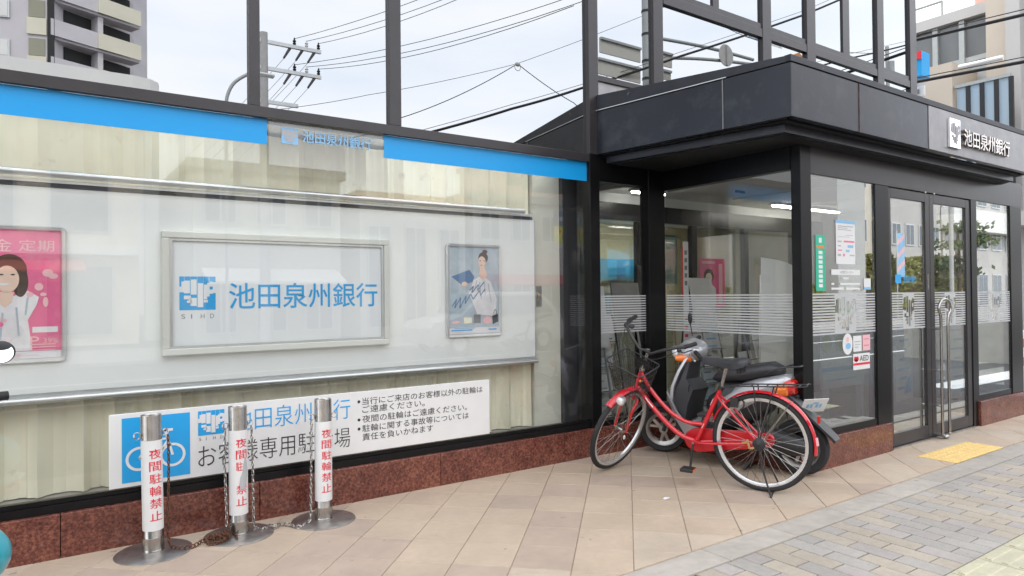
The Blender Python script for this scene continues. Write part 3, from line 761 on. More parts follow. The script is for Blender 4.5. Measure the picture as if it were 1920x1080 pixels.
cu = pleats(-3.6, 3.45, .232, 2.44, 4.72).build('pleated_curtain', M['curtain'], smooth=True, label='long pale green pleated curtain hanging behind the white display board', cat='curtain')
cu2 = pleats(3.73, 3.90, 2.0, 2.44, 4.55, .015, 3, .08)
bd = thing('display_board', 'wide white display board between silver rails behind the shop window', 'board', (1.5, 4.6, .78))
BX1 = PY(1003, 550, 4.6).x
MB().box(-3.2, BX1, 4.605, 4.64, .83, 1.975).build('backing_panel', M['board'], bd)
MB().box(-3.2, BX1+.004, 4.596, 4.644, .812, .829).box(BX1, BX1+.008, 4.598, 4.642, .83, 1.975).build('edge_trim', M['alu'], bd)
rl = MB().tube([(-3.2, 4.575, .795), (BX1+.002, 4.575, .795)], .017, 12).box(-3.2, BX1, 4.59, 4.64, .775, .811).build('lower_rail', M['alu'], bd, smooth=True)
ur = MB().tube([(-3.2, 4.55, 2.055), (3.30, 4.55, 2.035)], .02, 12).build('upper_rail', M['alu'], bd, smooth=True)
MB().box(-3.2, BX1-.02, 4.60, 4.66, 1.976, 2.0).build('rail_shadow_strip', M['brown_black'], bd)  # dark strip paints the shadow under the upper rail
MB().box(-3.2, BX1-.04, 4.59, 4.66, 2.0005, 2.018).build('top_trim', M['alu'], bd)
def lightfix(x0, x1):
    f = MB().box(x0, x1, 4.60, 4.635, 2.03, 2.055).build('lamp_or_fill_fitting', M['white'], bd)
    MB().tube([(x0+.02, 4.585, 2.043), (x1-.02, 4.585, 2.043)], .012, 8).build('lamp_or_fill_tube', M['lamp_soft'], f)
lightfix(1.22, 1.40); lightfix(2.35, 2.78); lightfix(-2.3, -.4)
fill_row = part('lamp_or_fill_fitting', M['white'], (-3.5, 3.7, 4.40, 4.50, 2.440, 2.468))  # unseen lamp row added behind the blue band to brighten board and curtain
for xa_, xb_ in ((-3.4, -2.3), (-2.2, -1.1), (-1.0, .05), (.12, 1.12), (2.05, 2.85), (2.9, 3.65)): part('lamp_or_fill_tube', M['lamp_soft'], (xa_, xb_, 4.42, 4.48, 2.41, 2.4395), parent=fill_row)
# the framed bank sign
def frame(mb, x0, x1, z0, z1, Y0, Y1, w):
    return mb.box(x0, x1, Y0, Y1, z0, z0+w).box(x0, x1, Y0, Y1, z1-w, z1).box(x0, x0+w, Y0, Y1, z0+w, z1-w).box(x1-w, x1, Y0, Y1, z0+w, z1-w)
sg = thing('bank_sign', 'large ivory-framed bank name sign with blue emblem in the middle of the white board', 'sign', (1.36, 4.6, 1.0))
sx0, sx1, sz0, sz1 = .62, 2.10, 1.0, 1.757
frame(MB(), sx0, sx1, sz0, sz1, 4.56, 4.604, .042).build('frame', M['ivory'], sg, bevel=.006)
frame(MB(), sx0+.043, sx1-.043, sz0+.043, sz1-.043, 4.572, 4.60, .014).build('inner_frame', M['alu'], sg)
MB().box(sx0+.05, sx1-.05, 4.585, 4.603, sz0+.05, sz1-.05).build('sign_face', M['panel_white'], sg)
emblem(sg, on_y(4.5835, .717, .924, 1.275, 1.482), M['blue'], M['panel_white'], M['lightblue'])
m_ = MB(); put_text(m_, '池田泉州銀行', on_y(4.5835, 1.003, 2.013, 1.275, 1.445), .008); m_.build('bank_name', M['blue'], sg)
m_ = MB()
for k, ch in enumerate('SIHD'): put_text(m_, ch, on_y(4.5835, .727+k*.055, .727+k*.055+(.006 if ch == 'I' else .022), 1.222, 1.25))
m_.build('small_lettering', M['grey_ink'], sg)
def poster_frame(root, x0, x1, z0, z1):
    mb = MB(); w_ = .026
    pts = []
    def rr(x0, x1, z0, z1, r, y):
        o = []
        for cx, cz, a0 in ((x1-r, z1-r, 0), (x0+r, z1-r, 90), (x0+r, z0+r, 180), (x1-r, z0+r, 270)):
            for k in range(6):
                a = R(a0+k*18); o.append((cx+r*math.cos(a), y, cz+r*math.sin(a)))
        return o
    rings = [rr(x0, x1, z0, z1, .03, 4.604), rr(x0, x1, z0, z1, .03, 4.59), rr(x0+.006, x1-.006, z0+.006, z1-.006, .026, 4.582),
             rr(x0+.020, x1-.020, z0+.020, z1-.020, .014, 4.584), rr(x0+w_, x1-w_, z0+w_, z1-w_, .008, 4.594)]
    mb.loft(rings, caps=False); return mb.build('frame', M['alu'], root, smooth=True)
# pink poster, half outside the frame
pk = thing('poster', 'pink silver-framed poster of a smiling woman, at the left edge of the board', 'poster', (-.1, 4.6, 1.0))
px0, px1, pz0, pz1 = -.42, .14, 1.0, 1.755
poster_frame(pk, px0, px1, pz0, pz1)
a0_, a1_, b0_, b1_ = px0+.027, px1-.027, pz0+.027, pz1-.027
MB().box(a0_, a1_, 4.596, 4.602, b0_, b1_).build('print_sheet', M['pink'], pk)
mp = on_y(4.5945, a0_, a1_, b0_, b1_); mpb = on_y(4.5935, a0_, a1_, b0_, b1_); mpc = on_y(4.5925, a0_, a1_, b0_, b1_); mpd = on_y(4.5915, a0_, a1_, b0_, b1_)
m_ = MB(); quad(m_, mp, 0, 1, 0, .055); poly(m_, mp, [(.30, .06), (.74, .06), (.70, .30), (.78, .42), (.80, .48), (.70, .53), (.62, .50), (.50, .47), (.33, .42)])
m_.build('print_white', M['poster_white'], pk)
m_ = MB(); blob(m_, mp, .54, .69, .155, .125); blob(m_, on_y(4.5942, a0_, a1_, b0_, b1_), .635, .60, .07, .12); blob(m_, on_y(4.5940, a0_, a1_, b0_, b1_), .42, .60, .05, .10); m_.build('print_hair', M['hair'], pk)
m_ = MB(); poly(m_, mpb, [(.44, .52), (.58, .52), (.56, .44), (.50, .40), (.44, .44)]); blob(m_, mpb, .52, .62, .105, .105); blob(m_, mpc, .35, .33, .05, .03); m_.build('print_skin', M['skin'], pk)
m_ = MB()
for p_, q_ in (((.36, .40), (.40, .20)), ((.48, .36), (.46, .15)), ((.60, .40), (.62, .18)), ((.70, .48), (.68, .34))): stroke(m_, mpc, p_, q_, .012, .7)
m_.build('print_folds', M['poster_blue'], pk)
m_ = MB()
for i_, (u_, v_) in enumerate(((.30, .27), (.38, .30), (.45, .27), (.35, .24), (.42, .235))): blob(m_, on_y(4.5922-.0002*i_, a0_, a1_, b0_, b1_), u_, v_, .04, .02, 12)
m_.build('print_flowers', M['pink'], pk)
m_ = MB(); blob(m_, mpc, .49, .59, .055, .02, a0=180, a1=360); m_.build('print_smile', M['white'], pk)
m_ = MB(); blob(m_, mpc, .47, .655, .02, .006); blob(m_, mpc, .57, .655, .02, .006); m_.build('print_eyes', M['hair'], pk)
m_ = MB()
for i_, (cu_, cv_, r1, r2) in enumerate(((.88, .67, .05, .03), (.93, .645, .045, .022), (.80, .56, .04, .03), (.84, .50, .03, .015), (.86, .44, .025, .04), (.72, .50, .03, .02))): blob(m_, on_y(4.5945-.0003*i_, a0_, a1_, b0_, b1_), cu_, cv_, r1, r2)
m_.build('print_petals', M['pink_light'], pk)
m_ = MB(); put_text(m_, '定期', sub(mp, .62, .94, .84, .93)); put_text(m_, '金', sub(mp, .40, .56, .835, .93)); m_.build('lettering', M['pink_light'], pk)
m_ = MB(); quad(m_, mp, .74, .97, .20, .245); m_.build('print_label', M['poster_white'], pk)
m_ = MB(); put_text(m_, '39%', sub(mpb, .84, .97, .115, .155)); put_text(m_, 'P', sub(mpb, .72, .80, .10, .17))
for k in range(3): quad(m_, mpb, .72, .95, .03+k*.022+.03, .036+k*.022+.03)
m_.build('lettering', M['pink_light'], pk)
m_ = MB(); quad(m_, mpb, .15, .8, .02, .026); quad(m_, mpb, .3, .7, .035, .04); blob(m_, mpb, .40, .30, .12, .025); m_.build('print', M['pink_light'], pk)
# grey-blue poster
gp = thing('poster', 'blue-grey poster of a woman with tied-up hair, right of the bank sign', 'poster', (2.84, 4.6, 1.02))
px0, px1, pz0, pz1 = 2.585, 3.095, 1.02, 1.752
poster_frame(gp, px0, px1, pz0, pz1)
a0_, a1_, b0_, b1_ = px0+.027, px1-.027, pz0+.027, pz1-.027
MB().box(a0_, a1_, 4.596, 4.602, b0_, b1_).build('print_sheet', M['poster_blue'], gp)
mp, mpb, mpc, mpd = (on_y(y, a0_, a1_, b0_, b1_) for y in (4.5945, 4.5935, 4.5925, 4.5915))
m_ = MB(); quad(m_, mp, 0, 1, 0, .07); poly(m_, mp, [(.48, .62), (.60, .665), (.70, .66), (.84, .60), (.96, .40), (.93, .22), (.86, .20), (.55, .22), (.42, .42), (.36, .50), (.44, .55)])
m_.build('print_white', M['poster_white'], gp)
m_ = MB(); poly(m_, mp, [(.04, .66), (.40, .74), (.50, .66), (.46, .60), (.26, .56)]); m_.build('print_folder', M['poster_navy'], gp)
m_ = MB(); blob(m_, mp, .685, .885, .10, .065); blob(m_, on_y(4.5942, a0_, a1_, b0_, b1_), .72, .955, .055, .025); m_.build('print_hair', M['hair'], gp)
m_ = MB(); poly(m_, mpb, [(.62, .77), (.70, .78), (.77, .68), (.68, .625), (.59, .68)]); blob(m_, on_y(4.5933, a0_, a1_, b0_, b1_), .655, .838, .078, .062); blob(m_, on_y(4.5931, a0_, a1_, b0_, b1_), .648, .80, .055, .040); blob(m_, mpb, .30, .575, .06, .028); m_.build('print_skin', M['skin'], gp)
m_ = MB()
for p_, q_ in (((.55, .62), (.50, .50)), ((.60, .60), (.64, .40)), ((.78, .58), (.84, .36)), ((.70, .62), (.72, .45)), ((.48, .54), (.40, .50))): stroke(m_, mpc, p_, q_, .012, .75)
m_.build('print_folds', M['poster_blue'], gp)
m_ = MB(); blob(m_, mpc, .645, .80, .03, .008, a0=180, a1=360); m_.build('print_smile', M['red_ink'], gp)
m_ = MB(); blob(m_, mpc, .62, .848, .015, .005); blob(m_, mpc, .70, .848, .015, .005); m_.build('print_eyes', M['hair'], gp)
m_ = MB()
for lst in (((.05, .32), (.14, .40), (.10, .30), (.22, .42), (.20, .30), (.33, .44), (.31, .35), (.42, .46), (.47, .40), (.60, .50), (.62, .44), (.72, .52)), ((.38, .50), (.48, .55), (.44, .47), (.58, .57), (.56, .50), (.70, .60))):
    for p_, q_ in zip(lst[:-1], lst[1:]): stroke(m_, mpc, p_, q_, .012, .75)
m_.build('script_lettering', M['poster_navy'], gp)
m_ = MB(); blob(m_, mpb, .12, .135, .09, .018); blob(m_, mpb, .76, .15, .09, .045); m_.build('print_shoes', M['pink_light'], gp)
m_ = MB(); quad(m_, mpb, .28, .44, .12, .19); m_.build('print_pouch', M['curtain'], gp)
m_ = MB(); quad(m_, mpb, .48, .62, .12, .22); m_.build('print_scarf', M['grey_ink'], gp)
m_ = MB(); poly(m_, mpb, [(.87, .10), (.99, .13), (.98, .22), (.86, .20)]); ring2(m_, mpb, .925, .215, .035, .06, .01, .008, a0=0, a1=180); m_.build('print_handbag', M['ink'], gp)
m_ = MB(); quad(m_, mpb, .03, .45, .035, .05); quad(m_, mpb, .78, .95, .035, .05); quad(m_, mpb, .10, .5, .06, .066); m_.build('print', M['blue'], gp)

# ------------------------------------------------------------------ cycle parking sign fixed outside on the glass
ps = thing('parking_sign', 'long white customer bicycle parking sign with blue bicycle symbol low on the shop window', 'sign', (1.55, 4.3, .31))
X0, X1, Z0, Z1 = .321, 2.783, .312, .716
MB().box(X0, X1, 4.304, 4.318, Z0, Z1).build('board', M['white'], ps, bevel=.002)
YS = 4.3025
m_ = MB(); quad(m_, on_y(YS, .382, .725, .336, .691)); m_.build('blue_square', M['blue'], ps)
mp = on_y(YS-.001, .382, .725, .336, .691); A_ = .343/.355
m_ = MB()
for cx in (.245, .735): ring2(m_, mp, cx, .35, .195, .195/1.0*A_, .042, .042*A_)
for p_, q_, w_ in (((.245, .35), (.39, .62), .034), ((.39, .62), (.66, .62), .034), ((.245, .35), (.50, .35), .034), ((.50, .35), (.36, .66), .034), ((.50, .35), (.67, .60), .034), ((.62, .76), (.735, .35), .036), ((.60, .755), (.74, .755), .04), ((.28, .67), (.44, .67), .045)):
    stroke(m_, mp, p_, q_, w_, A_)
m_.build('bicycle_symbol', M['white'], ps)
emblem(ps, on_y(YS, .768, .912, .548, .690), M['blue'], M['white'], M['lightblue'])
m_ = MB()
for k, ch in enumerate('SIHD'): put_text(m_, ch, on_y(YS, .772+k*.0385, .772+k*.0385+(.003 if ch == 'I' else .014), .518, .536))
m_.build('small_lettering', M['grey_ink'], ps)
m_ = MB(); put_text(m_, '池田泉州銀行', on_y(YS, .955, 1.692, .548, .680), -.006); m_.build('bank_name', M['blue'], ps)
m_ = MB(); put_text(m_, 'お客様専用駐輪場', on_y(YS, .768, 1.690, .362, .492), -.008); m_.build('lettering', M['ink'], ps)
m_ = MB()
tx = 1.775
for body, z0, x1 in (('当行にご来店のお客様以外の駐輪は', .626, 2.722), ('ご遠慮ください。', .572, 2.24), ('夜間の駐輪はご遠慮ください。', .508, 2.585), ('駐輪に関する事故等については', .446, 2.60), ('責任を負いかねます', .388, 2.305)):
    put_text(m_, body, on_y(YS, tx, x1, z0, z0+.048))
for z_ in (.65, .53, .47): blob(m_, on_y(YS, 1.742, 1.762, z_-.010, z_+.010), .5, .5, .5, .5)
m_.build('rules_lettering', M['ink'], ps)

# ------------------------------------------------------------------ inside the entrance
part('vestibule_floor', M['floor_in'], (XB+.08, XE-.03, YC+.09, 9.5, -.06, -.002))
part('vestibule_ceiling', M['ceiling'], (XB+.05, XE-.02, YC+.065, 9.5, 2.40, 2.46))
for x in (5.2, 6.4, 7.6):
    o = part('ceiling_panel', M['ceiling'], (x, x+.9, YC+.25, YC+1.9, 2.385, 2.399))
o = part('air_vent', M['room_dark'], (5.8, 5.95, 4.35, 4.36, 2.36, 2.384))
cl = part('ceiling_or_fill_light', M['white'], (4.80, 5.3, 4.80, 4.86, 2.36, 2.384))
part('lamp_or_fill_tube', M['lamp'], (4.83, 5.27, 4.81, 4.85, 2.345, 2.3595), parent=cl)
cl = part('ceiling_or_fill_light', M['white'], (5.6, 8.2, 6.7, 6.8, 2.36, 2.384))  # lamp added out of sight, deep in the hall, to brighten it
part('lamp_or_fill_tube', M['lamp'], (5.63, 8.17, 6.72, 6.78, 2.345, 2.3595), parent=cl)
cl = part('ceiling_or_fill_light', M['white'], (7.0, 8.4, 4.7, 4.8, 2.36, 2.384))  # extra lamp added to lift the dark vestibule
part('lamp_or_fill_tube', M['lamp'], (7.03, 8.37, 4.72, 4.78, 2.345, 2.3595), parent=cl)
part('far_wall', M['room_wall'], (XB-.5, XE+.5, 7.6, 7.7, -.05, 2.46))
part('end_wall', M['concrete'], (XE-.02, XE+.10, YC+.9, 9.5, -.05, 2.47))
part('post', M['black'], (XE-.02, XE+.03, YC+.06, YC+.9, .246, .29), (XE-.02, XE+.03, YC+.84, YC+.9, .29, 2.25), (XE-.02, XE+.03, YC+.06, YC+.9, 2.25, 2.40))
part('granite_slab', M['granite'], (XE-.04, XE+.04, YC+.082, YC+.9, -.01, .245))
part('window_pane', M['glassB'], (XE, XE+.008, YC+.06, YC+.84, .29, 2.25))
for k_, (x_, c_) in enumerate(((5.6, 'sign_steel'), (6.5, 'sign_steel'), (7.4, 'sign_steel'))):
    t = thing('cash_machine', ['leftmost', 'middle', 'rightmost'][k_]+' grey cash machine against the hall wall behind the inner partition', 'cash machine', (x_, 7.3, 0), 0, 'cash machines in the hall')
    MB().prism([(7.0, 0), (7.0, .85), (7.18, .95), (7.25, 1.45), (7.59, 1.45), (7.59, 0)], 'x', x_-.36, x_+.36).build('cabinet', M['ivory'], t)
    MB().box(x_-.22, x_+.22, 7.17, 7.19, 1.02, 1.36).build('screen', M['lightblue'], t); MB().box(x_-.36, x_+.36, 7.2, 7.5, 1.55, 1.85).build('header_sign', M['blue'], t)
# inner partition parallel to the front
YI = 5.25
for a, b in ((4.60, 4.70), (5.28, 5.36), (6.15, 6.24), (7.1, 7.19), (8.1, 8.19)):
    part('partition_post', M['black'], (a, b, YI-.03, YI+.03, 0, 2.12))
part('partition_header', M['black'], (4.02, XE-.03, YI-.032, YI+.032, 2.121, 2.30))
part('partition_header', M['ceiling'], (4.02, XE-.03, YI-.02, YI+.02, 2.301, 2.399))
part('partition_base', M['black'], (4.02, XE-.03, YI-.031, YI+.031, 0, .10))
for a, b in ((4.02, 4.60), (4.70, 5.28), (5.36, 6.15), (6.24, 7.10), (7.19, 8.10), (8.19, XE-.03)):
    part('partition_pane', M['glassI'], (a, b, YI-.004, YI+.004, .10, 2.12))
part('partition_wall', M['room_dark'], (4.02, 4.6, YI+.5, YI+.6, 0, 2.4))
# vertical banner on the corner, beside the door inside
vb = thing('vertical_banner', 'narrow white vertical banner with red edge just inside the entrance corner', 'banner', (4.9, 4.28, .62))
MB().box(4.85, 4.92, 4.22, 4.224, .62, 1.82).build('cloth', M['paper'], vb)
MB().box(4.835, 4.85, 4.221, 4.224, 1.30, 1.78).build('red_edge', M['red_ink'], vb)
m_ = MB()
for k in range(6): quad(m_, on_y(4.2185, 4.86, 4.905, .72+k*.075, .77+k*.075), 0, 1, 0, .6)
m_.build('print', M['red_ink'], vb)
m_ = MB()
for k in range(5): quad(m_, on_y(4.2185, 4.865, 4.90, 1.42+k*.07, 1.46+k*.07))
m_.build('print', M['grey_ink'], vb)
def leaflet_rack(x, y, rot, label, n=3, rowsn=5, h=1.05, grp='leaflet racks inside the entrance'):
    t = thing('leaflet_rack', label, 'rack', (x, y, 0), rot, grp)
    W_ = n*.235
    f = MB()
    for sx in (-W_/2, W_/2):
        f.tube([(sx, .16, 0), (sx, .04, h+.05)], .008, 6).tube([(sx, -.20, 0), (sx, .02, h+.02)], .008, 6)
    for k in range(rowsn+1):
        z = .15+k*(h-.15)/rowsn; f.tube([(-W_/2, .12-.09*z/h, z), (W_/2, .12-.09*z/h, z)], .004, 5)
        f.tube([(-W_/2, .02-.09*z/h, z+.03), (W_/2, .02-.09*z/h, z+.03)], .004, 5)
    f.build('wire_frame', M['plastic_black'], t, local=True)
    for k in range(rowsn):
        z = .16+k*(h-.15)/rowsn
        for i in range(n):
            if random.random() < .12: continue
            xx = -W_/2+.01+i*.235; yy = .07-.09*z/h
            lf = MB().add([(xx, yy-.03, z), (xx+.205, yy-.03, z), (xx+.205, yy+.03, z+.27), (xx, yy+.03, z+.27), (xx, yy-.02, z), (xx+.205, yy-.02, z), (xx+.205, yy+.04, z+.27), (xx, yy+.04, z+.27)],
                          [(0, 1, 2, 3), (7, 6, 5, 4), (0, 4, 5, 1), (1, 5, 6, 2), (2, 6, 7, 3), (3, 7, 4, 0)]).build('leaflet', random.choice([M['paper'], M['paper'], M['white'], M['poster_blue'], M['frost']]), t, local=True)
            m_ = MB(); mpq = lambda u, v: (xx+.205*u, yy-.0315+.06*v, z+.27*v)
            for q_ in range(3): quad(m_, mpq, .12, random.uniform(.5, .9), .15+q_*.25, .2+q_*.25)
            m_.build('print', random.choice([M['lightblue'], M['faint'], M['grey_ink'], M['pink_light']]), lf, local=True)
    return t
leaflet_rack(5.75, 4.05, R(10), 'black wire leaflet rack standing behind the scooter seat inside', 3)
leaflet_rack(5.15, 4.25, R(0), 'black wire leaflet rack nearest the corner post inside the side window', 2, h=.95)
leaflet_rack(4.35, 4.85, R(0), 'tall dark leaflet rack behind the narrow pane left of the corner post', 2, 4, 1.1)
leaflet_rack(6.45, 4.3, R(15), 'wide leaflet rack seen between scooter seat and entrance corner', 3, 4, .9)
def easel(x, y, rot, label, w_=.42, h0=.95, h1=1.5, mat='white', tilt=.12):
    t = thing('easel_board', label, 'easel', (x, y, 0), rot, 'easel boards inside the entrance')
    f = MB()
    for sx in (-w_*.42, w_*.42): f.tube([(sx, -.14, 0), (sx*.7, .08, h1)], .011, 6)
    f.tube([(0, .32, 0), (0, .08, h1-.05)], .011, 6); f.build('legs', M['alu'], t, local=True)
    mb = MB().add([(-w_/2, -.03, h0), (w_/2, -.03, h0), (w_/2, .05, h1), (-w_/2, .05, h1), (-w_/2, -.015, h0), (w_/2, -.015, h0), (w_/2, .065, h1), (-w_/2, .065, h1)],
                  [(0, 1, 2, 3), (7, 6, 5, 4), (0, 4, 5, 1), (1, 5, 6, 2), (2, 6, 7, 3), (3, 7, 4, 0)])
    mb.build('panel', M[mat], t, local=True); return t
easel(5.55, 4.55, R(12), 'grey-white board on a thin easel behind the handlebar mirror', .46, .98, 1.5)
easel(4.92, 5.0, R(5), 'dull grey board on an easel beyond the corner post', .42, .98, 1.46, 'sign_steel')
easel(4.22, 4.75, R(0), 'pale board on an easel behind the pane left of the corner post', .36, .85, 1.42, 'panel_white')
# curved white poster stand near the entrance corner
cs = thing('poster_stand', 'white curved poster stand behind the glass near the entrance corner', 'poster stand', (5.35, 3.5, 0))
m_ = MB(); rg = []
for zz in range(9):
    z = .35+zz*.15; rg.append([(5.12+.5*k/8+(.02*math.sin(k)), 3.62-.10*math.sin(math.pi*k/8)-.02*z, z+(.10*(1-k/8) if zz == 8 else 0)) for k in range(9)])
m_.loft(rg, caps=False, closed=False); m_.v += [(a, b+.006, c) for a, b, c in m_.v]; n2 = len(m_.v)//2; m_.f += [tuple(i+n2 for i in q[::-1]) for q in m_.f]
m_.build('sheet', M['white'], cs, smooth=True)
MB().tube([(5.15, 3.66, .02), (5.15, 3.62, 1.5)], .01, 6).tube([(5.6, 3.66, .02), (5.6, 3.62, 1.45)], .01, 6).box(5.1, 5.65, 3.55, 3.75, 0, .02).build('stand_frame', M['alu'], cs)
# posters on the inner partition
def wall_poster(x0, x1, z0, z1, Y, mat, label, rows_=(), fig=False):
    t = MB().box(x0, x1, Y-.006, Y, z0, z1).build('poster', mat, label=label, cat='poster', group='posters on the inner glass partition')
    mp = on_y(Y-.0075, x0, x1, z0, z1); mpb = on_y(Y-.0085, x0, x1, z0, z1)
    for mt, rects in rows_:
        mb = MB()
        for r_ in rects: quad(mb, mp, *r_)
        mb.build('print', mt, t)
    if fig:
        m_ = MB(); blob(m_, mp, .35, .66, .2, .14); m_.build('print_hair', M['hair'], t)
        m_ = MB(); blob(m_, mpb, .35, .62, .13, .10); m_.build('print_skin', M['skin'], t)
        m_ = MB(); poly(m_, mpb, [(.05, .1), (.65, .1), (.62, .42), (.45, .5), (.25, .5), (.08, .4)]); m_.build('print_white', M['poster_white'], t)
    return t
wall_poster(6.30, 6.75, 1.15, 1.75, YI-.006, M['pink'], 'pink poster of a dark-haired woman on the inner partition', [(M['pink_light'], [(.75, .9, .1, .9), (.1, .6, .9, .95)])], True)
wall_poster(5.75, 5.95, 1.45, 2.0, YI+.02, M['lightblue'], 'plain pale blue poster on the inner partition')
# big easel posters behind the right pane of the door
for x, y, lab, mt, rr in ((7.9, 3.75, 'tall white notice stand with blue print right of the door handle', 'paper', R(8)), (8.55, 3.45, 'tall framed notice stand in the last pane before the building corner', 'paper', R(-5))):
    t = thing('notice_stand', lab, 'notice stand', (x, y, 0), rr)
    frame(MB(), -.27, .27, .14, 1.05, -.012, .012, .02).box(-.27, -.24, -.15, .15, 0, .14).box(.24, .27, -.15, .15, 0, .14).build('stand_frame', M['white'], t, local=True)
    MB().box(-.25, .25, -.005, .005, .16, 1.03).build('sheet', M[mt], t, local=True)
    m_ = MB(); mp = lambda u, v: (-.25+.5*u, -.0065, .16+.87*v)
    for k in range(7): quad(m_, mp, .1+.15*(k % 2), .55+.3*((k*7) % 3)/2, .12+k*.12, .15+k*.12)
    poly(m_, mp, [(.5, .05), (.95, .05), (.95, .3), (.7, .22)]); m_.build('print', M['blue'], t, local=True)
    m_ = MB(); blob(m_, mp, .7, .86, .12, .05); m_.build('print', M['orange'], t, local=True)
st = thing('campaign_board', 'white campaign board with red print and green circles behind the left door leaf', 'board', (6.9, 3.9, 0))
MB().box(6.55, 7.35, 3.9, 3.92, .35, 1.15).box(6.6, 6.64, 3.88, 3.94, 0, .35).box(7.26, 7.30, 3.88, 3.94, 0, .35).build('panel', M['paper'], st)
mp = on_y(3.8985, 6.55, 7.35, .35, 1.15)
m_ = MB(); quad(m_, mp, .05, .9, .86, .91); quad(m_, mp, .05, .6, .78, .82); blob(m_, mp, .8, .80, .09, .07); m_.build('print', M['orange'], st)
m_ = MB(); blob(m_, mp, .1, .58, .13, .11); blob(m_, mp, .42, .58, .13, .11); blob(m_, mp, .74, .58, .13, .11); m_.build('print', M['lime'], st)
m_ = MB(); quad(m_, mp, 0, 1, .22, .27); quad(m_, mp, .1, .8, .10, .115); m_.build('print', M['blue'], st)

# ------------------------------------------------------------------ bollards and chains
def bollard(x, y, label, rz, worn=False, tiltz=(0, 0)):
    t = thing('bollard', label, 'bollard', (x, y, 0), 0, 'steel bollards in front of the shop window')
    t.rotation_euler = (tiltz[0], tiltz[1], rz)
    r = .0505
    MB().lathe([(0, .0), (.187, .0), (.187, .004), (.182, .0065), (.10, .009), (.058, .012), (.054, .012)], (0, 0, 0), seg=48).build('base_disc', M['steel_dull'], t, smooth=True, local=True)
    MB().lathe([(.054, .012), (.053, .02), (r, .024), (r, .728), (.0495, .7315), (.046, .7315), (.044, .729), (.044, .716), (0, .716)], (0, 0, 0), seg=36).build('tube', M['steel'], t, smooth=True, local=True)
    MB().lathe([(.0528, .0245), (.0528, .085), (r+.0002, .0855)], (0, 0, 0), seg=36).build('collar', M['steel'], t, smooth=True, local=True)
    rs = r+.0008; half = R(104)
    def cyl(u, v, rr=rs):
        a = -math.pi/2+(u-.5)*2*half; return (rr*math.cos(a), rr*math.sin(a), .125+.475*v)
    m_ = MB(); n = 64
    for k in range(n+1): m_.v += [cyl(k/n, 0), cyl(k/n, 1)]
    for k in range(n): m_.f.append((2*k, 2*k+2, 2*k+3, 2*k+1))
    m_.build('sticker', M['white_dirty'] if worn else M['white'], t, smooth=True, local=True)
    for k, ch in enumerate('夜間駐輪禁止'):
        if worn and k == 3: continue
        v1 = .905-k*.137; v0 = v1-.108
        wdt = .17; f = lambda u, v: cyl(.5-wdt+2*wdt*u, v0+(v1-v0)*v, rs+.0012)
        if worn and k == 2: f = lambda u, v: cyl(.5-wdt+wdt*1.1*u, v0+(v1-v0)*v, rs+.0012)
        m_ = MB(); put_text(m_, ch, f, .006, 12); m_.build('lettering', M['red_ink'], t, local=True)
    if worn:
        m_ = MB(); rws = [(.30, .46, .58), (.36, .42, .64), (.44, .44, .68), (.52, .52, .70), (.60, .54, .68), (.67, .60, .64)]; m_.loft([[cyl(a+(b-a)*k/8, v, rs+.0016) for k in range(9)] for v, a, b in rws], caps=False, closed=False); m_.build('torn_patch', M['faint'], t, local=True)
    for sgn in (-1, 1):
        m_ = MB()
        pts = [(sgn*(r+.020+.016*math.cos(a)), .004*math.sin(a*2), .628+.018*math.sin(a)) for a in [R(k*30) for k in range(12)]]
        m_.tube(pts, .0033, 6, closed=True); m_.build('ring', M['steel'], t, smooth=True, local=True)
    return t
bp = [GP(288, 1035), GP(448, 1003), GP(607, 975)]
bollard(bp[0].x, bp[0].y, 'nearest steel bollard, with a clean white no-parking sticker in red characters', R(14), tiltz=(0, R(-.8)))
bollard(bp[1].x, bp[1].y, 'middle steel bollard, its white sticker torn and two characters missing', R(10), True, tiltz=(0, R(-.3)))
bollard(bp[2].x, bp[2].y, 'farthest steel bollard, beside the right end of the bicycle parking symbol sign', R(6))
def link(mb, c, d, up, L_=.030, W2=.0095, r=.0030):
    d = d.normalized(); s_ = d.cross(up).normalized(); pts = []
    for k in range(10):
        a = 2*math.pi*k/10; pts.append(c+d*(L_/2*math.cos(a))*1.15+s_*(W2*math.sin(a)))
    mb.tube(pts, r, 5, closed=True)
def chain(path, mat, name, label):
    ps_ = bez(path, 14); mb = MB(); acc = 0; k = 0; step = .026; i = 0; cur = ps_[0]
    pts = [ps_[0]]; rem = step
    for a, b in zip(ps_[:-1], ps_[1:]):
        l = (b-a).length; t = 0
        while l-t >= rem: t += rem; pts.append(a+(b-a)*(t/l)); rem = step
        rem -= (l-t)
    for i in range(len(pts)-1):
        c = (pts[i]+pts[i+1])/2; d = pts[i+1]-pts[i]
        up = Vector((0, 0, 1)) if i % 2 else Vector((1, .3, 0))
        if abs(d.normalized().dot(up)) > .93: up = Vector((.6, .8, 0))
        if i % 2: up = d.cross(up)
        link(mb, c, d, up)
    return mb.build(name, mat, smooth=True, label=label, cat='chain', kind=None)
V = Vector
rA = V((bp[1].x+.072, bp[1].y, .61)); rB = V((bp[2].x-.072, bp[2].y-.005, .61))
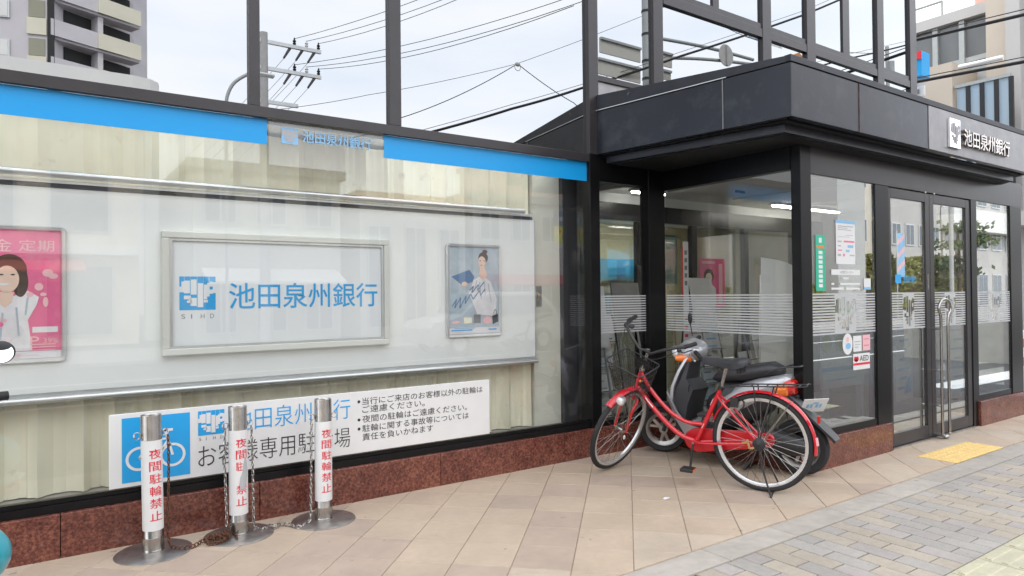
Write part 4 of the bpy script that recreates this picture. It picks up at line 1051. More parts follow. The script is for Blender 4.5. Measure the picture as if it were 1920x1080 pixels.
pile = [rA, V((rA.x+.004, rA.y-.005, .40)), V((rA.x+.006, rA.y-.005, .15)), V((rA.x+.01, rA.y-.01, .02)), V((rA.x+.03, rA.y+.03, .012)), V((rA.x+.06, rA.y-.03, .014)), V((rA.x+.10, rA.y+.02, .012)),
        V((rA.x+.12, rA.y-.04, .02)), V((rA.x+.16, rA.y+.01, .012)), V((rA.x+.20, rA.y-.03, .012)), V((rB.x-.10, rB.y-.07, .012)), V((rB.x-.05, rB.y-.03, .014)), V((rB.x-.015, rB.y-.015, .03)), V((rB.x-.006, rB.y, .2)), V((rB.x-.003, rB.y, .42)), rB]
chain(pile, M['steel'], 'chain', 'bright steel chain hanging from the middle bollard to the farthest and heaped between them')
rC = V((bp[1].x-.072, bp[1].y, .61))
rD = V((bp[0].x+.072, bp[0].y, .61))
chain([rC, V((rC.x-.002, rC.y-.004, .4)), V((rC.x+.003, rC.y-.004, .2)), V((rC.x+.006, rC.y-.006, .06))], M['steel'], 'chain', 'short steel chain hanging down the left of the middle bollard')
o_ = chain([rD, V((rD.x+.002, rD.y-.004, .45)), V((rD.x-.002, rD.y-.004, .25)), V((rD.x-.004, rD.y-.006, .10)), V((rD.x+.01, rD.y-.03, .02)), V((rD.x+.06, rD.y-.08, .014)), V((rD.x+.12, rD.y-.07, .014)), V((rD.x+.17, rD.y-.03, .02)), V((rD.x+.22, rD.y-.07, .02)),
        V((rD.x+.20, rD.y-.02, .03)), V((rD.x+.25, rD.y-.10, .012)), V((rD.x+.17, rD.y-.09, .02)), V((rD.x+.21, rD.y-.04, .04)), V((rD.x+.28, rD.y-.03, .012)), V((rD.x+.26, rD.y-.10, .025)), V((rD.x+.22, rD.y-.06, .05)), V((rD.x+.26, rD.y-.06, .025)), V((rD.x+.24, rD.y-.02, .04)), V((rD.x+.30, rD.y-.07, .02)), V((rD.x+.27, rD.y-.03, .045)), V((rD.x+.32, rD.y-.02, .02)), V((bp[1].x-.03, bp[1].y-.10, .02))],
      M['rust'], 'chain', 'brown rusted chain fallen in a heap between the nearest and the middle bollard')
# ------------------------------------------------------------------ red city bicycle
rc = GP(1430, 921); fc = GP(1146, 884)
bd_ = Vector((fc.x-rc.x, fc.y-rc.y)); bang = R(111)
WB = 1.055; WR = .335
bike = thing('bicycle', 'red step-through city bicycle with black front basket standing on the beige tiles', 'bicycle', (rc.x, rc.y, 0), bang)
bike.rotation_euler = (R(-2.0), 0, bang)        # leans a little to its left
def P3(*a): return [Vector(p) for p in a]
def wheel(root, c, rot=None, name='wheel', R0=WR, rear=False):
    """wheel in local coords with axis along y, optionally transformed"""
    tf = rot or (lambda p: p)
    def fin(mb, nm, mat, par, smooth=True):
        mb.mapv(lambda p: tf(p+Vector(c))); return mb.build(nm, mat, par, smooth=smooth, local=True)
    tr = .0195
    prof = [(R0-tr+tr*math.cos(a), tr*math.sin(a)) for a in [2*math.pi*k/12 for k in range(13)]]
    w_ = fin(MB().lathe(prof, (0, 0, 0), 'y', 56), name, M['rubber'], root)
    rp = [(R0-.034, -.013), (R0-.040, -.013), (R0-.056, -.008), (R0-.056, .008), (R0-.040, .013), (R0-.034, .013), (R0-.034, -.013)]
    fin(MB().lathe(rp, (0, 0, 0), 'y', 56), 'rim', M['rim_silver'], w_)
    fin(MB().lathe([(0, -.05), (.006, -.05), (.006, -.034), (.022, -.03), (.022, -.027), (.013, -.024), (.013, .024), (.022, .027), (.022, .03), (.006, .034), (.006, .05), (0, .05)], (0, 0, 0), 'y', 16), 'hub', M['steel'], w_)
    sp_ = MB(); n = 32
    for k in range(n):
        a = 2*math.pi*k/n; side_ = .027 if k % 2 else -.027; da = (R(62) if (k//2) % 2 else -R(62))
        p0 = Vector((.021*math.cos(a+da), side_, .021*math.sin(a+da))); p1 = Vector(((R0-.055)*math.cos(a), side_*.15, (R0-.055)*math.sin(a)))
        sp_.tube([p0, p1], .0013, 4, caps=False)
    fin(sp_, 'spokes', M['steel'], w_)
    return w_
rw = wheel(bike, (0, 0, WR))
# frame
HT0, HT1 = Vector((.912, 0, .625)), Vector((.852, 0, .785))
BB = Vector((.455, 0, .285)); ST = Vector((.265, 0, .685)); AX = Vector((0, 0, WR))
fr = MB()
fr.tube([HT0, HT1], .0185, 14)
fr.tube(bez(P3((.90, 0, .66), (.81, 0, .545), (.67, 0, .40), (.56, 0, .32), (.455, 0, .29)), 6), .0175, 12)
fr.tube(bez(P3((.862, 0, .76), (.79, 0, .64), (.66, 0, .50), (.53, 0, .425), (.395, 0, .415)), 6), .0145, 12)
fr.tube([BB-(ST-BB)*.02, ST], .0165, 12)
fr.tube([(BB.x, -.036, BB.z), (BB.x, .036, BB.z)], .022, 14)
for s_ in (-1, 1):
    fr.tube(bez(P3((.43, s_*.028, .285), (.33, s_*.045, .295), (.02, s_*.06, .333)), 4), .0095, 8)
    fr.tube(bez(P3((.285, s_*.022, .63), (.22, s_*.045, .56), (.01, s_*.062, .345)), 4), .0085, 8)
fro = fr.build('frame', M['red_paint'], bike, smooth=True, local=True)
# small pale maker's lettering as plain strokes on the down tube, silver seat clamp
MB().tube([ST-(ST-BB)*.03, ST+(ST-BB)*.03], .021, 12).build('seat_clamp', M['plastic_black'], bike, smooth=True, local=True)
MB().tube([ST, Vector((.225, 0, .84))], .0125, 10).build('seat_post', M['steel'], bike, smooth=True, local=True)
# saddle
sd_ = []
for x, w_, zt, zb in ((.385, .012, .852, .822), (.36, .022, .862, .815), (.30, .028, .862, .812), (.24, .045, .860, .806), (.18, .082, .862, .802), (.12, .095, .868, .806), (.08, .080, .868, .815), (.062, .05, .862, .83)):
    sd_.append([(x, -w_, zb), (x, -w_*.98, zb+(zt-zb)*.6), (x, -w_*.6, zt), (x, 0, zt+.002), (x, w_*.6, zt), (x, w_*.98, zb+(zt-zb)*.6), (x, w_, zb), (x, 0, zb+.012)])
MB().loft(sd_).mapv(lambda p: p+Vector((.01, 0, .03))).build('saddle', M['seat_black'], bike, smooth=True, local=True)
sr = MB()
for s_ in (-1, 1):
    sr.tube(bez(P3((.35, s_*.015, .82), (.27, s_*.022, .802), (.15, s_*.03, .80), (.10, s_*.04, .815)), 4), .0035, 6)
    pts = []
    for k in range(36): a = k*R(50); pts.append((.115+.017*math.cos(a), s_*.05+.017*math.sin(a), .765+k*.0012))
    sr.tube(pts, .003, 5)
sr.mapv(lambda p: p+Vector((.01, 0, .03))).build('saddle_springs', M['plastic_black'], bike, smooth=True, local=True)
# rear fender
def fender(c, r, a0, a1, w_, mat, root, tf=None, name='fender', n=26):
    rings = []
    for k in range(n+1):
        a = a0+(a1-a0)*k/n; rg = []
        for j in range(7):
            b = -1+2*j/6; y = w_*b; rr = r-.012*b*b
            rg.append(Vector((c[0]+rr*math.cos(a), y, c[2]+rr*math.sin(a))))
        for j in range(6, -1, -1):
            b = -1+2*j/6; y = w_*b*.93; rr = r-.003-.012*b*b
            rg.append(Vector((c[0]+rr*math.cos(a), y, c[2]+rr*math.sin(a))))
        rings.append(rg)
    mb = MB().loft(rings)
    if tf: mb.mapv(tf)
    return mb.build(name, mat, root, smooth=True, local=True)
rf = fender((0, 0, WR), WR+.018, R(20), R(188), .029, M['red_paint'], bike, name='rear_fender')
MB().obox((-.35, 0, .375), (.012, .03, .05), Matrix.Rotation(R(8), 3, 'Y')).build('fender_reflector', M['pink_light'], bike, local=True)
MB().box(-.372, -.356, -.022, .022, .50, .545).build('rear_reflector', M['tail_red'], bike, local=True)
stay = MB()
for s_ in (-1, 1): stay.tube([(0, s_*.055, WR), (-.20, s_*.03, .625)], .003, 6)
stay.build('fender_stay', M['steel'], bike, local=True)
# chain case on the right, crank, pedals
cc = MB(); pts = []
for k in range(13): a = R(-90+15*k); pts.append((.455+.105*math.cos(a), .285+.085*math.sin(a)))
for k in range(9): a = R(90+22.5*k); pts.append((-.02+.048*math.cos(a), .335+.05*math.sin(a)))
cc.prism(pts, 'y', -.088, -.048); cc.build('chain_case', M['red_plastic'], bike, bevel=.006, local=True)
MB().tube([(BB.x, -.10, BB.z), (BB.x, .065, BB.z)], .008, 8).build('crank_axle', M['steel'], bike, smooth=True, local=True)
ck = MB().bar((.455, .062, .285), (.475, .072, .12), .011, .02, up=(0, 1, 0)); ck.bar((.455, -.10, .285), (.435, -.105, .45), .011, .02, up=(0, 1, 0)); cko = ck.build('crank', M['plastic_black'], bike, local=True)
def pedal(c, s_):
    pd = MB().box(c[0]-.045, c[0]+.045, c[1], c[1]+s_*.085, c[2]-.012, c[2]+.012).build('pedal', M['plastic_black'], bike, bevel=.004, local=True)
    MB().box(c[0]-.049, c[0]-.0455, c[1]+s_*.012, c[1]+s_*.072, c[2]-.007, c[2]+.007).box(c[0]+.0455, c[0]+.049, c[1]+s_*.012, c[1]+s_*.072, c[2]-.007, c[2]+.007).build('pedal_reflector', M['amber'], pd, local=True)
pedal((.475, .08, .115), 1); pedal((.435, -.112, .455), -1)
# rear carrier
rk = MB()
for s_ in (-1, 1):
    rk.tube(bez(P3((.20, s_*.03, .70), (.10, s_*.05, .715), (-.27, s_*.055, .735), (-.30, s_*.03, .745)), 5), .005, 7)
    rk.tube([(.0, s_*.062, .345), (-.10, s_*.055, .722)], .0045, 7); rk.tube([(.0, s_*.062, .345), (.03, s_*.055, .716)], .0045, 7)
for x in (.05, -.05, -.15, -.25): rk.tube([(x, -.055, .722+(-x)*.04), (x, .055, .722+(-x)*.04)], .004, 6)
rk.tube([(-.30, -.03, .745), (-.30, .03, .745)], .005, 7)
rk.build('carrier', M['plastic_black'], bike, smooth=True, local=True)
# double-legged rear stand
ks = MB()
for s_ in (-1, 1): ks.tube(bez(P3((0, s_*.075, WR), (-.02, s_*.085, .20), (-.075, s_*.12, .035), (-.085, s_*.13, .008)), 5), .0065, 7)
ks.tube([(-.085, -.13, .008), (-.07, 0, .008), (-.085, .13, .008)], .0055, 7)
ks.build('rear_stand', M['plastic_black'], bike, smooth=True, local=True)
lk = MB().box(.14, .19, .03, .05, .565, .63).tube([(.16+.055*math.cos(R(k*20)), .02, .585+.045*math.sin(R(k*20))) for k in range(13)], .005, 6)
lk.build('wheel_lock', M['plastic_black'], bike, local=True)
MB().bar((.06, .074, .30), (.075, .074, .36), .008, .012).bar((.03, .074, .31), (.06, .074, .30), .008, .012).bar((.07, .074, .34), (.11, .074, .335), .008, .01).build('brake_bracket', M['gold'], bike, local=True)
MB().lathe([(0, .055), (.042, .06), (.042, .075), (0, .085)], (0, 0, WR), 'y', 20).build('band_brake', M['plastic_black'], bike, smooth=True, local=True)
MB().tube([BB+(ST-BB)*.80+Vector((.019, 0, 0)), BB+(ST-BB)*.68+Vector((.019, 0, 0))], .0035, 6).tube([BB+(ST-BB)*.35+Vector((.0, .017, 0)), BB+(ST-BB)*.27+Vector((.0, .017, 0))], .003, 6).build('frame_sticker', M['pink_light'], bike, local=True)
# steering group, turned to the left about the head tube axis
ST_A = R(80)
axd = (HT1-HT0).normalized(); P0 = HT0
RM = Matrix.Rotation(ST_A, 3, axd)
def st(p): return P0+RM @ (Vector(p)-P0)
FA = Vector((WB, 0, WR))
fw = wheel(bike, FA, st)
fk = MB(); crown = HT0-axd*.06
for s_ in (-1, 1): fk.tube(bez(P3(crown+Vector((0, s_*.02, .01)), crown+Vector((.004, s_*.045, -.015)), FA+Vector((-.055, s_*.052, .16)), FA+Vector((0, s_*.052, 0))), 6), [.0125]*19 if False else .011, 9)
fk.tube([HT0-axd*.075, HT0], .015, 10); fk.mapv(st); fk.build('fork', M['red_paint'], bike, smooth=True, local=True)
fender(FA, WR+.016, R(60), R(150), .028, M['red_paint'], bike, st, 'front_fender')
MB().tube([HT1-axd*.01, HT1+axd*.012], .022, 12).mapv(st).build('headset', M['steel'], bike, smooth=True, local=True)
sm = MB().tube([HT1, HT1+axd*.155], .0125, 10); TOP = HT1+axd*.155; sm.tube([TOP, TOP+Vector((.035, 0, .012))], .014, 10); sm.mapv(st).build('stem', M['steel'], bike, smooth=True, local=True)
C0 = TOP+Vector((.035, 0, .012))
hb = MB()
for s_ in (-1, 1):
    hb.tube(bez(P3(C0, C0+Vector((.01, s_*.05, .0)), C0+Vector((.01, s_*.11, .045)), C0+Vector((-.02, s_*.20, .10)), C0+Vector((-.10, s_*.255, .105)), C0+Vector((-.14, s_*.262, .10))), 6), .0112, 9)
hb.mapv(st).build('handlebar', M['plastic_black'], bike, smooth=True, local=True)
for s_ in (-1, 1):
    MB().tube([C0+Vector((-.10, s_*.255, .105)), C0+Vector((-.215, s_*.272, .092))], .0155, 10).mapv(st).build('grip', M['rubber'], bike, smooth=True, local=True)
    MB().tube(bez(P3(C0+Vector((-.06, s_*.245, .095)), C0+Vector((-.08, s_*.262, .068)), C0+Vector((-.18, s_*.275, .058))), 5), .0045, 6).ball(C0+Vector((-.055, s_*.242, .09)), .017, 8, 6).mapv(st).build('brake_lever', M['plastic_black'], bike, smooth=True, local=True)
MB().ball(C0+Vector((-.03, -.17, .12)), (.024, .024, .018), 10, 7).mapv(st).build('bell', M['plastic_black'], bike, smooth=True, local=True)
cb = MB()
for s_ in (-1, 1): cb.tube([st(p) for p in bez(P3(C0+Vector((-.05, s_*.24, .085)), C0+Vector((.06, s_*.16, .03)), C0+Vector((.07, s_*.03, -.05)), HT1+Vector((.045, s_*.02, -.05))), 6)]+[Vector((.88, s_*.02, .66))], .0026, 5)
cb.build('brake_cable', M['wire'], bike, local=True)
# basket: wires
bx0, bx1 = C0.x+.015, C0.x+.27; bz0, bz1 = .66, .90
def bring(z):
    t = (z-bz0)/(bz1-bz0); wy = .105+.055*t; xa = bx0+.02-.01*t; xb = bx1-.06+.06*t; o = []
    for cx, cy_, a0 in ((xb-.03, wy-.03, 0), (xa+.03, wy-.03, 90), (xa+.03, -wy+.03, 180), (xb-.03, -wy+.03, 270)):
        for k in range(4): a = R(a0+k*30); o.append(Vector((cx+.03*math.cos(a), cy_+.03*math.sin(a), z)))
    return o
bk = MB()
for z, r_ in ((bz1, .005), (bz0+.18, .0022), (bz0+.12, .0022), (bz0+.06, .0022), (bz0, .003)): bk.tube(bring(z), r_, 6, closed=True)
t_, b_ = bring(bz1), bring(bz0)
def lerp_ring(rg, n):
    L_ = [0]
    for i in range(len(rg)): L_.append(L_[-1]+(rg[(i+1) % len(rg)]-rg[i]).length)
    o = []
    for k in range(n):
        s_ = L_[-1]*k/n; i = max(j for j in range(len(rg)) if L_[j] <= s_+1e-9); f = (s_-L_[i])/max(1e-6, L_[i+1]-L_[i]); o.append(rg[i].lerp(rg[(i+1) % len(rg)], f))
    return o
tt_, bb_ = lerp_ring(t_, 46), lerp_ring(b_, 46)
for p, q in zip(tt_, bb_): bk.tube([p, q], .0017, 4, caps=False)
for k in range(7):
    y = -.09+k*.03; bk.tube([(bx0+.02, y, bz0), (bx1-.065, y, bz0)], .0014, 4, caps=False)
for k in range(6):
    x = bx0+.04+k*.03; bk.tube([(x, -.10, bz0), (x, .10, bz0)], .0014, 4, caps=False)
bk.mapv(st).build('basket', M['plastic_black'], bike, local=True)
MB().box(bx0-.002, bx0+.004, -.055, .055, .80, .87).mapv(st).build('basket_badge', M['plastic_black'], bike, local=True)
MB().tube([(bx0+.01, 0, .665), (bx0-.03, 0, .665)], .006, 6).tube([(bx0+.16, .04, .66), FA+Vector((.0, .06, .02))], .004, 6).tube([(bx0+.16, -.04, .66), FA+Vector((.0, -.06, .02))], .004, 6).mapv(st).build('basket_stay', M['steel'], bike, smooth=True, local=True)
lp = MB().lathe([(0, 0), (.018, .002), (.030, .02), (.034, .05), (.030, .056)], (0, 0, 0), 'x', 16).mapv(lambda p: st(p+FA+Vector((.10, .085, .375)))); lpo = lp.build('headlamp', M['alu'], bike, smooth=True, local=True)
MB().ball((0, 0, 0), (.012, .029, .029), 12, 8).mapv(lambda p: st(p+FA+Vector((.156, .085, .375)))).build('headlamp_lens', M['clear'], lpo, smooth=True, local=True)
MB().ball((0, 0, 0), .012, 8, 6).mapv(lambda p: st(p+HT1+Vector((.05, .03, -.07)))).build('front_reflector', M['amber'], bike, smooth=True, local=True)
MB().tube([(.825, .018, .575), (.77, .018, .51)], .004, 5).build('frame_lettering', M['white'], bike, local=True)
MB().ball((0, 0, 0), (.012, .008, .02), 8, 6).mapv(lambda p: st(p+FA+Vector((.02, .058, -.035)))).build('dynamo', M['clear'], bike, smooth=True, local=True)

# ------------------------------------------------------------------ silver scooter behind it
sf = GP(1238, 851); sr_ = GP(1497, 891)
sa = math.atan2(sf.y-sr_.y, sf.x-sr_.x); SW = 1.12
mid = (sf+sr_)/2
sc_ = thing('motor_scooter', 'silver motor scooter with black seat parked against the entrance behind the red bicycle', 'scooter', (mid.x+.03, mid.y, 0), sa)
scx = .56; WRs = .205
def sbuild(mb, nm, mat, smooth=True, par=None, bevel=0): return mb.build(nm, mat, par or sc_, smooth=smooth, local=True, bevel=bevel)
TM = lambda p: Vector((p.x*.80+.13, p.y, p.z))
def scooter_wheel(c, tf, cast=True):
    T = lambda mb: mb.mapv(lambda p: tf(p+Vector(c)))
    prof = [(WRs-.045, -.035), (WRs-.02, -.044), (WRs-.006, -.03), (WRs, 0), (WRs-.006, .03), (WRs-.02, .044), (WRs-.045, .035), (WRs-.075, .03), (WRs-.075, -.03), (WRs-.045, -.035)]
    wo = sbuild(T(MB().lathe(prof, (0, 0, 0), 'y', 40)), 'wheel', M['rubber'])
    sbuild(T(MB().lathe([(WRs-.074, -.034), (WRs-.060, -.038), (WRs-.058, -.034), (WRs-.078, -.02), (WRs-.078, .02), (WRs-.058, .034), (WRs-.060, .038), (WRs-.074, .034), (WRs-.09, .02), (WRs-.09, -.02), (WRs-.074, -.034)], (0, 0, 0), 'y', 36)), 'rim', M['steel_dull'], par=wo)
    mb = MB()
    for k in range(3):
        a = 2*math.pi*k/3+.5
        for d in (-.28, .28): mb.bar((.03*math.cos(a), 0, .03*math.sin(a)), ((WRs-.08)*math.cos(a+d), 0, (WRs-.08)*math.sin(a+d)), .022, .022, up=(0, 1, 0))
    mb.lathe([(0, -.045), (.035, -.045), (.04, 0), (.035, .045), (0, .045)], (0, 0, 0), 'y', 18)
    sbuild(T(mb), 'wheel_spokes', M['steel_dull'], smooth=False, par=wo); return wo
sST = R(28); sP = Vector((.40, 0, .75)); sAx = Vector((-.42, 0, .91)).normalized(); sRM = Matrix.Rotation(sST, 3, sAx)
def ss(p): return sP+sRM @ (Vector(p)-sP)
scooter_wheel((-scx, 0, WRs), lambda p: p)
scooter_wheel((scx, 0, WRs), ss)
fk = MB()
for s_ in (-1, 1): fk.tube([(scx, s_*.065, WRs), (scx-.09, s_*.065, .42)], .016, 8)
sbuild(fk.mapv(ss), 'fork', M['plastic_black'])
fender((scx, 0, WRs), WRs+.022, R(35), R(165), .062, M['plastic_black'], sc_, ss, 'front_fender')
# leg shield (silver outside, black inside) and floor
def ringy(x, w_, z, d, n=9, bow=.05):           # cross-section of shield at height z: outer arc
    return [(x+bow*(1-(2*k/(n-1)-1)**2), w_*(2*k/(n-1)-1), z) for k in range(n)]
outer = []; inner = []
for x, w_, z in ((.19, .13, .20), (.24, .175, .26), (.33, .205, .36), (.385, .215, .48), (.375, .205, .60), (.335, .175, .72), (.285, .125, .83), (.255, .09, .90)):
    outer.append(ringy(x, w_, z, 0)); inner.append([(p[0]-.022, p[1]*.97, p[2]) for p in ringy(x, w_, z, 0, bow=.02)])
mb = MB().loft([o_ + i_[::-1] for o_, i_ in zip(outer[:-1], inner[:-1])]); sbuild(mb, 'leg_shield', M['silver_paint'])
mb = MB().loft([[(p[0]-.026, p[1]*.88, p[2]) for p in ringy(x, w_, z, 0, bow=-.02)]+[(p[0]-.11*bx, p[1]*.80, p[2]) for p in ringy(x, w_, z, 0, bow=-.03)][::-1]
                for x, w_, z, bx in ((.33, .20, .34, .5), (.385, .205, .46, 1.2), (.375, .195, .58, 1.5), (.345, .165, .66, .6), (.30, .13, .80, .4))]); sbuild(mb, 'inner_shield', M['seat_black'])
sbuild(MB().box(.235, .285, .03, .07, .53, .57), 'ignition_cover', M['steel_dull'], smooth=False)
mb = MB().loft([[(x, -w_, z0), (x, w_, z0), (x, w_*.96, z1), (x, -w_*.96, z1)] for x, w_, z0, z1 in ((.36, .17, .27, .33), (.25, .19, .20, .28), (.0, .19, .19, .27), (-.12, .18, .20, .29))]); sbuild(mb, 'floor_board', M['plastic_black'], bevel=.01)
mb = MB().loft([[(x, y0, z0), (x, y0+.02, z1), (x, y0, z1+.005), (x, y0-.015, z0+.02)] for x, y0, z0, z1 in ((.40, .215, .50, .56), (.33, .215, .34, .42), (.24, .205, .20, .31), (.05, .20, .155, .275), (-.10, .195, .165, .26))]); sbuild(mb, 'side_trim', M['silver_paint'])
mb = MB().loft([[(x, -y0, z0), (x, -y0-.02, z1), (x, -y0, z1+.005), (x, -y0+.015, z0+.02)] for x, y0, z0, z1 in ((.40, .215, .50, .56), (.33, .215, .34, .42), (.24, .205, .20, .31), (.05, .20, .155, .275), (-.10, .195, .165, .26))]); sbuild(mb, 'side_trim', M['silver_paint'])
# black engine and underseat body, silver tail cowl
def oval(x, w_, z0, z1, n=14, sq=.75):
    o = []; cz = (z0+z1)/2; hz = (z1-z0)/2
    for k in range(n):
        a = 2*math.pi*k/n; ca, sn = math.cos(a), math.sin(a)
        o.append((x, w_*abs(ca)**sq*(1 if ca > 0 else -1), cz+hz*abs(sn)**sq*(1 if sn > 0 else -1)))
    return o
sbuild(MB().loft([oval(x, w_, a, b) for x, w_, a, b in ((-.10, .13, .24, .60), (-.16, .17, .24, .67), (-.35, .165, .30, .68), (-.55, .14, .40, .68), (-.62, .10, .45, .66))]).mapv(TM), 'under_seat_body', M['plastic_black'])
sbuild(MB().loft([oval(x, w_, a, b) for x, w_, a, b in ((-.12, .10, .30, .52), (-.20, .178, .30, .60), (-.36, .185, .40, .665), (-.54, .175, .51, .715), (-.68, .145, .57, .735), (-.77, .105, .60, .735), (-.80, .06, .63, .72))]).mapv(TM), 'tail_cowl', M['silver_paint'])
sbuild(MB().loft([oval(x, w_, a, b, sq=.9) for x, w_, a, b in ((-.765, .13, .565, .715), (-.80, .12, .575, .705), (-.832, .085, .59, .69))]).mapv(TM), 'tail_lamp', M['tail_red'])
for s_ in (-1, 1): sbuild(MB().loft([oval(x, .032, a, b, sq=.9) for x, a, b in ((-.70, .585, .665), (-.76, .575, .68), (-.80, .59, .67))]).mapv(lambda p: TM(Vector((p.x, p.y+s_*.125, p.z)))), 'indicator', M['amber'])
seat = []
for x, w_, z0, z1 in ((-.06, .07, .655, .69), (-.12, .125, .645, .735), (-.25, .145, .65, .775), (-.38, .15, .665, .785), (-.50, .14, .685, .81), (-.62, .125, .71, .825), (-.70, .09, .725, .80), (-.725, .05, .735, .775)):
    seat.append(oval(x, w_, z0, z1, 16, .8))
sbuild(MB().loft(seat).mapv(TM), 'seat', M['seat_black'])
sbuild(MB().tube(bez(P3((-.60, .13, .74), (-.74, .12, .79), (-.86, .06, .80), (-.88, 0, .80), (-.86, -.06, .80), (-.74, -.12, .79), (-.60, -.13, .74)), 5), .007, 7).mapv(TM), 'grab_rail', M['plastic_black'])
# rear mudflap and licence plate
sbuild(MB().loft([[(x, -w_, z), (x, w_, z), (x+.012, w_, z-.016), (x+.012, -w_, z-.016)] for x, w_, z in ((-.50, .09, .60), (-.58, .085, .53), (-.66, .08, .44), (-.80, .07, .31), (-.82, .06, .285))]), 'rear_mudguard', M['plastic_black'], bevel=.003)
pr_ = Matrix.Rotation(R(-32), 3, 'Y')
PT = lambda p: Matrix.Rotation(R(-38), 3, 'Z') @ Vector(p) + Vector((-.66, .0, .52))
pl_ = sbuild(MB().obox((0, 0, 0), (.004, .20, .12), pr_).mapv(PT), 'licence_plate', M['white'], smooth=False)
m_ = MB()
for y_, w_, z_, h_ in ((.02, .05, .018, .012), (.065, .02, -.02, .035), (.035, .02, -.02, .035), (-.01, .02, -.02, .035), (-.04, .02, -.02, .035)):
    m_.add([PT(pr_ @ Vector((-.0035, yy_, zz_))) for yy_, zz_ in ((y_, z_), (y_-w_, z_), (y_-w_, z_+h_), (y_, z_+h_))], [(0, 1, 2, 3)])
sbuild(m_, 'plate_marks', M['lightblue'], smooth=False, par=pl_)
sbuild(MB().obox((-.835, .0, .56), (.02, .06, .045), pr_).mapv(TM), 'plate_lamp', M['plastic_black'], smooth=False)
sbuild(MB().ball((-.845, 0, .475), (.014, .03, .03), 10, 7).mapv(TM), 'rear_reflector', M['tail_red'])
# engine and muffler
sbuild(MB().loft([oval(x, w_, a, b) for x, w_, a, b in ((-.15, .08, .18, .33), (-.35, .09, .15, .36), (-.58, .07, .16, .30), (-.66, .05, .19, .27))]).mapv(lambda p: Vector((p.x, p.y+.10, p.z))), 'engine_case', M['plastic_black'])
sbuild(MB().lathe([(0, 0), (.05, .005), (.06, .03), (.06, .30), (.045, .33), (.018, .335), (.018, .37), (0, .37)], (0, 0, 0), 'x', 18).mapv(lambda p: Vector((-.36-p.x, p.y-.15, p.z+.28+p.x*.12))), 'muffler', M['plastic_black'])
sbuild(MB().tube([(-.30, .05, .20), (-.20, .17, .02), (-.20, -.17, .02), (-.30, -.05, .20)], .010, 7), 'centre_stand', M['plastic_black'])
# a dark full-face shell helmet resting on the floor board hook
hm = MB().ball((.02, .03, .46), (.125, .105, .115), 20, 12); ho = sbuild(hm, 'storage_dome', M['plastic_black'])
# handlebar cowl, lamp, indicator, grips, mirror
cw = []
for x, w_, z0, z1 in ((.40, .045, .90, .95), (.37, .085, .875, .975), (.32, .12, .87, 1.0), (.26, .115, .885, 1.01), (.21, .08, .90, .995), (.19, .05, .915, .975)): cw.append(oval(.29+(x-.29)*1.25, w_*1.25, .885+(z0-.95)*1.35, .885+(z1-.95)*1.35, 16, .85))
sbuild(MB().loft(cw).mapv(ss), 'handlebar_cowl', M['silver_paint'])
sbuild(MB().ball((.41, 0, .865), (.045, .08, .05), 14, 9).mapv(ss), 'headlamp', M['clear'])
for s_ in (-1, 1):
    sbuild(MB().loft([oval(x, .035, a, b, sq=.9) for x, a, b in ((.30, .81, .88), (.36, .805, .88), (.425, .83, .87))]).mapv(lambda p: ss(Vector((p.x, p.y+s_*.115, p.z)))), 'indicator', M['amber'])
    sbuild(MB().loft([oval(x, .03, a, b) for x, a, b in ((.31, .87, .945), (.27, .875, .94), (.24, .88, .935))]).mapv(lambda p: ss(Vector((p.x-abs(p.y)*.25, p.y*1.0+s_*.145, p.z)))), 'switch_housing', M['silver_paint'])
    sbuild(MB().tube([(.27, s_*.15, .91), (.22, s_*.34, .895)], .0175, 10).mapv(ss), 'grip', M['rubber'])
    sbuild(MB().tube([(.29, s_*.14, .91), (.31, s_*.20, .90), (.275, s_*.31, .88)], .006, 7).ball((.275, s_*.315, .88), .010, 8, 6).mapv(ss), 'brake_lever', M['alu'])
sbuild(MB().tube([(.28, -.11, .97), (.29, -.12, 1.07)], .0045, 6).mapv(ss), 'mirror_stem', M['plastic_black'])
mo = sbuild(MB().ball((.29, -.125, 1.115), (.018, .04, .05), 14, 9).mapv(ss), 'mirror', M['plastic_black'])
sbuild(MB().loft([[(x, -w_, a), (x, w_, a), (x, w_, b), (x, -w_, b)] for x, w_, a, b in ((.24, .16, .60, .62), (.24, .17, .56, .60))]), 'shield_pocket_rim', M['plastic_black'], smooth=False)

# ------------------------------------------------------------------ teal scooter at the left edge of the frame
tX, tY = -.395, 3.3
tl = thing('motor_scooter', 'teal motor scooter, only its rounded side and handlebar end entering at the bottom left corner', 'scooter', (tX, tY-.5, 0))
for yy in (tY-1.05, tY+.10):
    wo = MB().lathe([(.15, -.03), (.175, -.042), (.205, -.03), (.215, 0), (.205, .03), (.175, .042), (.15, .03), (.15, -.03)], (tX, yy, .215), 'x', 30).build('wheel', M['rubber'], tl, smooth=True)
    MB().lathe([(0, -.03), (.15, -.03), (.15, .03), (0, .03)], (tX, yy, .215), 'x', 24).build('hub', M['steel_dull'], wo, smooth=True)
def toval(y, w_, z0, z1, n=44):
    return [(tX+w_*math.cos(2*math.pi*k/n), y, (z0+z1)/2+(z1-z0)/2*math.sin(2*math.pi*k/n)) for k in range(n)]
MB().loft([toval(y, w_, a, b) for y, w_, a, b in ((tY+.26, .06, .33, .38), (tY+.24, .14, .28, .44), (tY+.20, .22, .24, .50), (tY+.14, .275, .215, .525), (tY+.08, .305, .20, .54), (tY+.03, .315, .198, .548), (tY-.02, .315, .20, .55), (tY-.07, .30, .203, .54), (tY-.12, .27, .21, .52), (tY-.16, .20, .235, .49), (tY-.18, .13, .27, .45))]).build('front_body', M['teal'], tl, smooth=True)
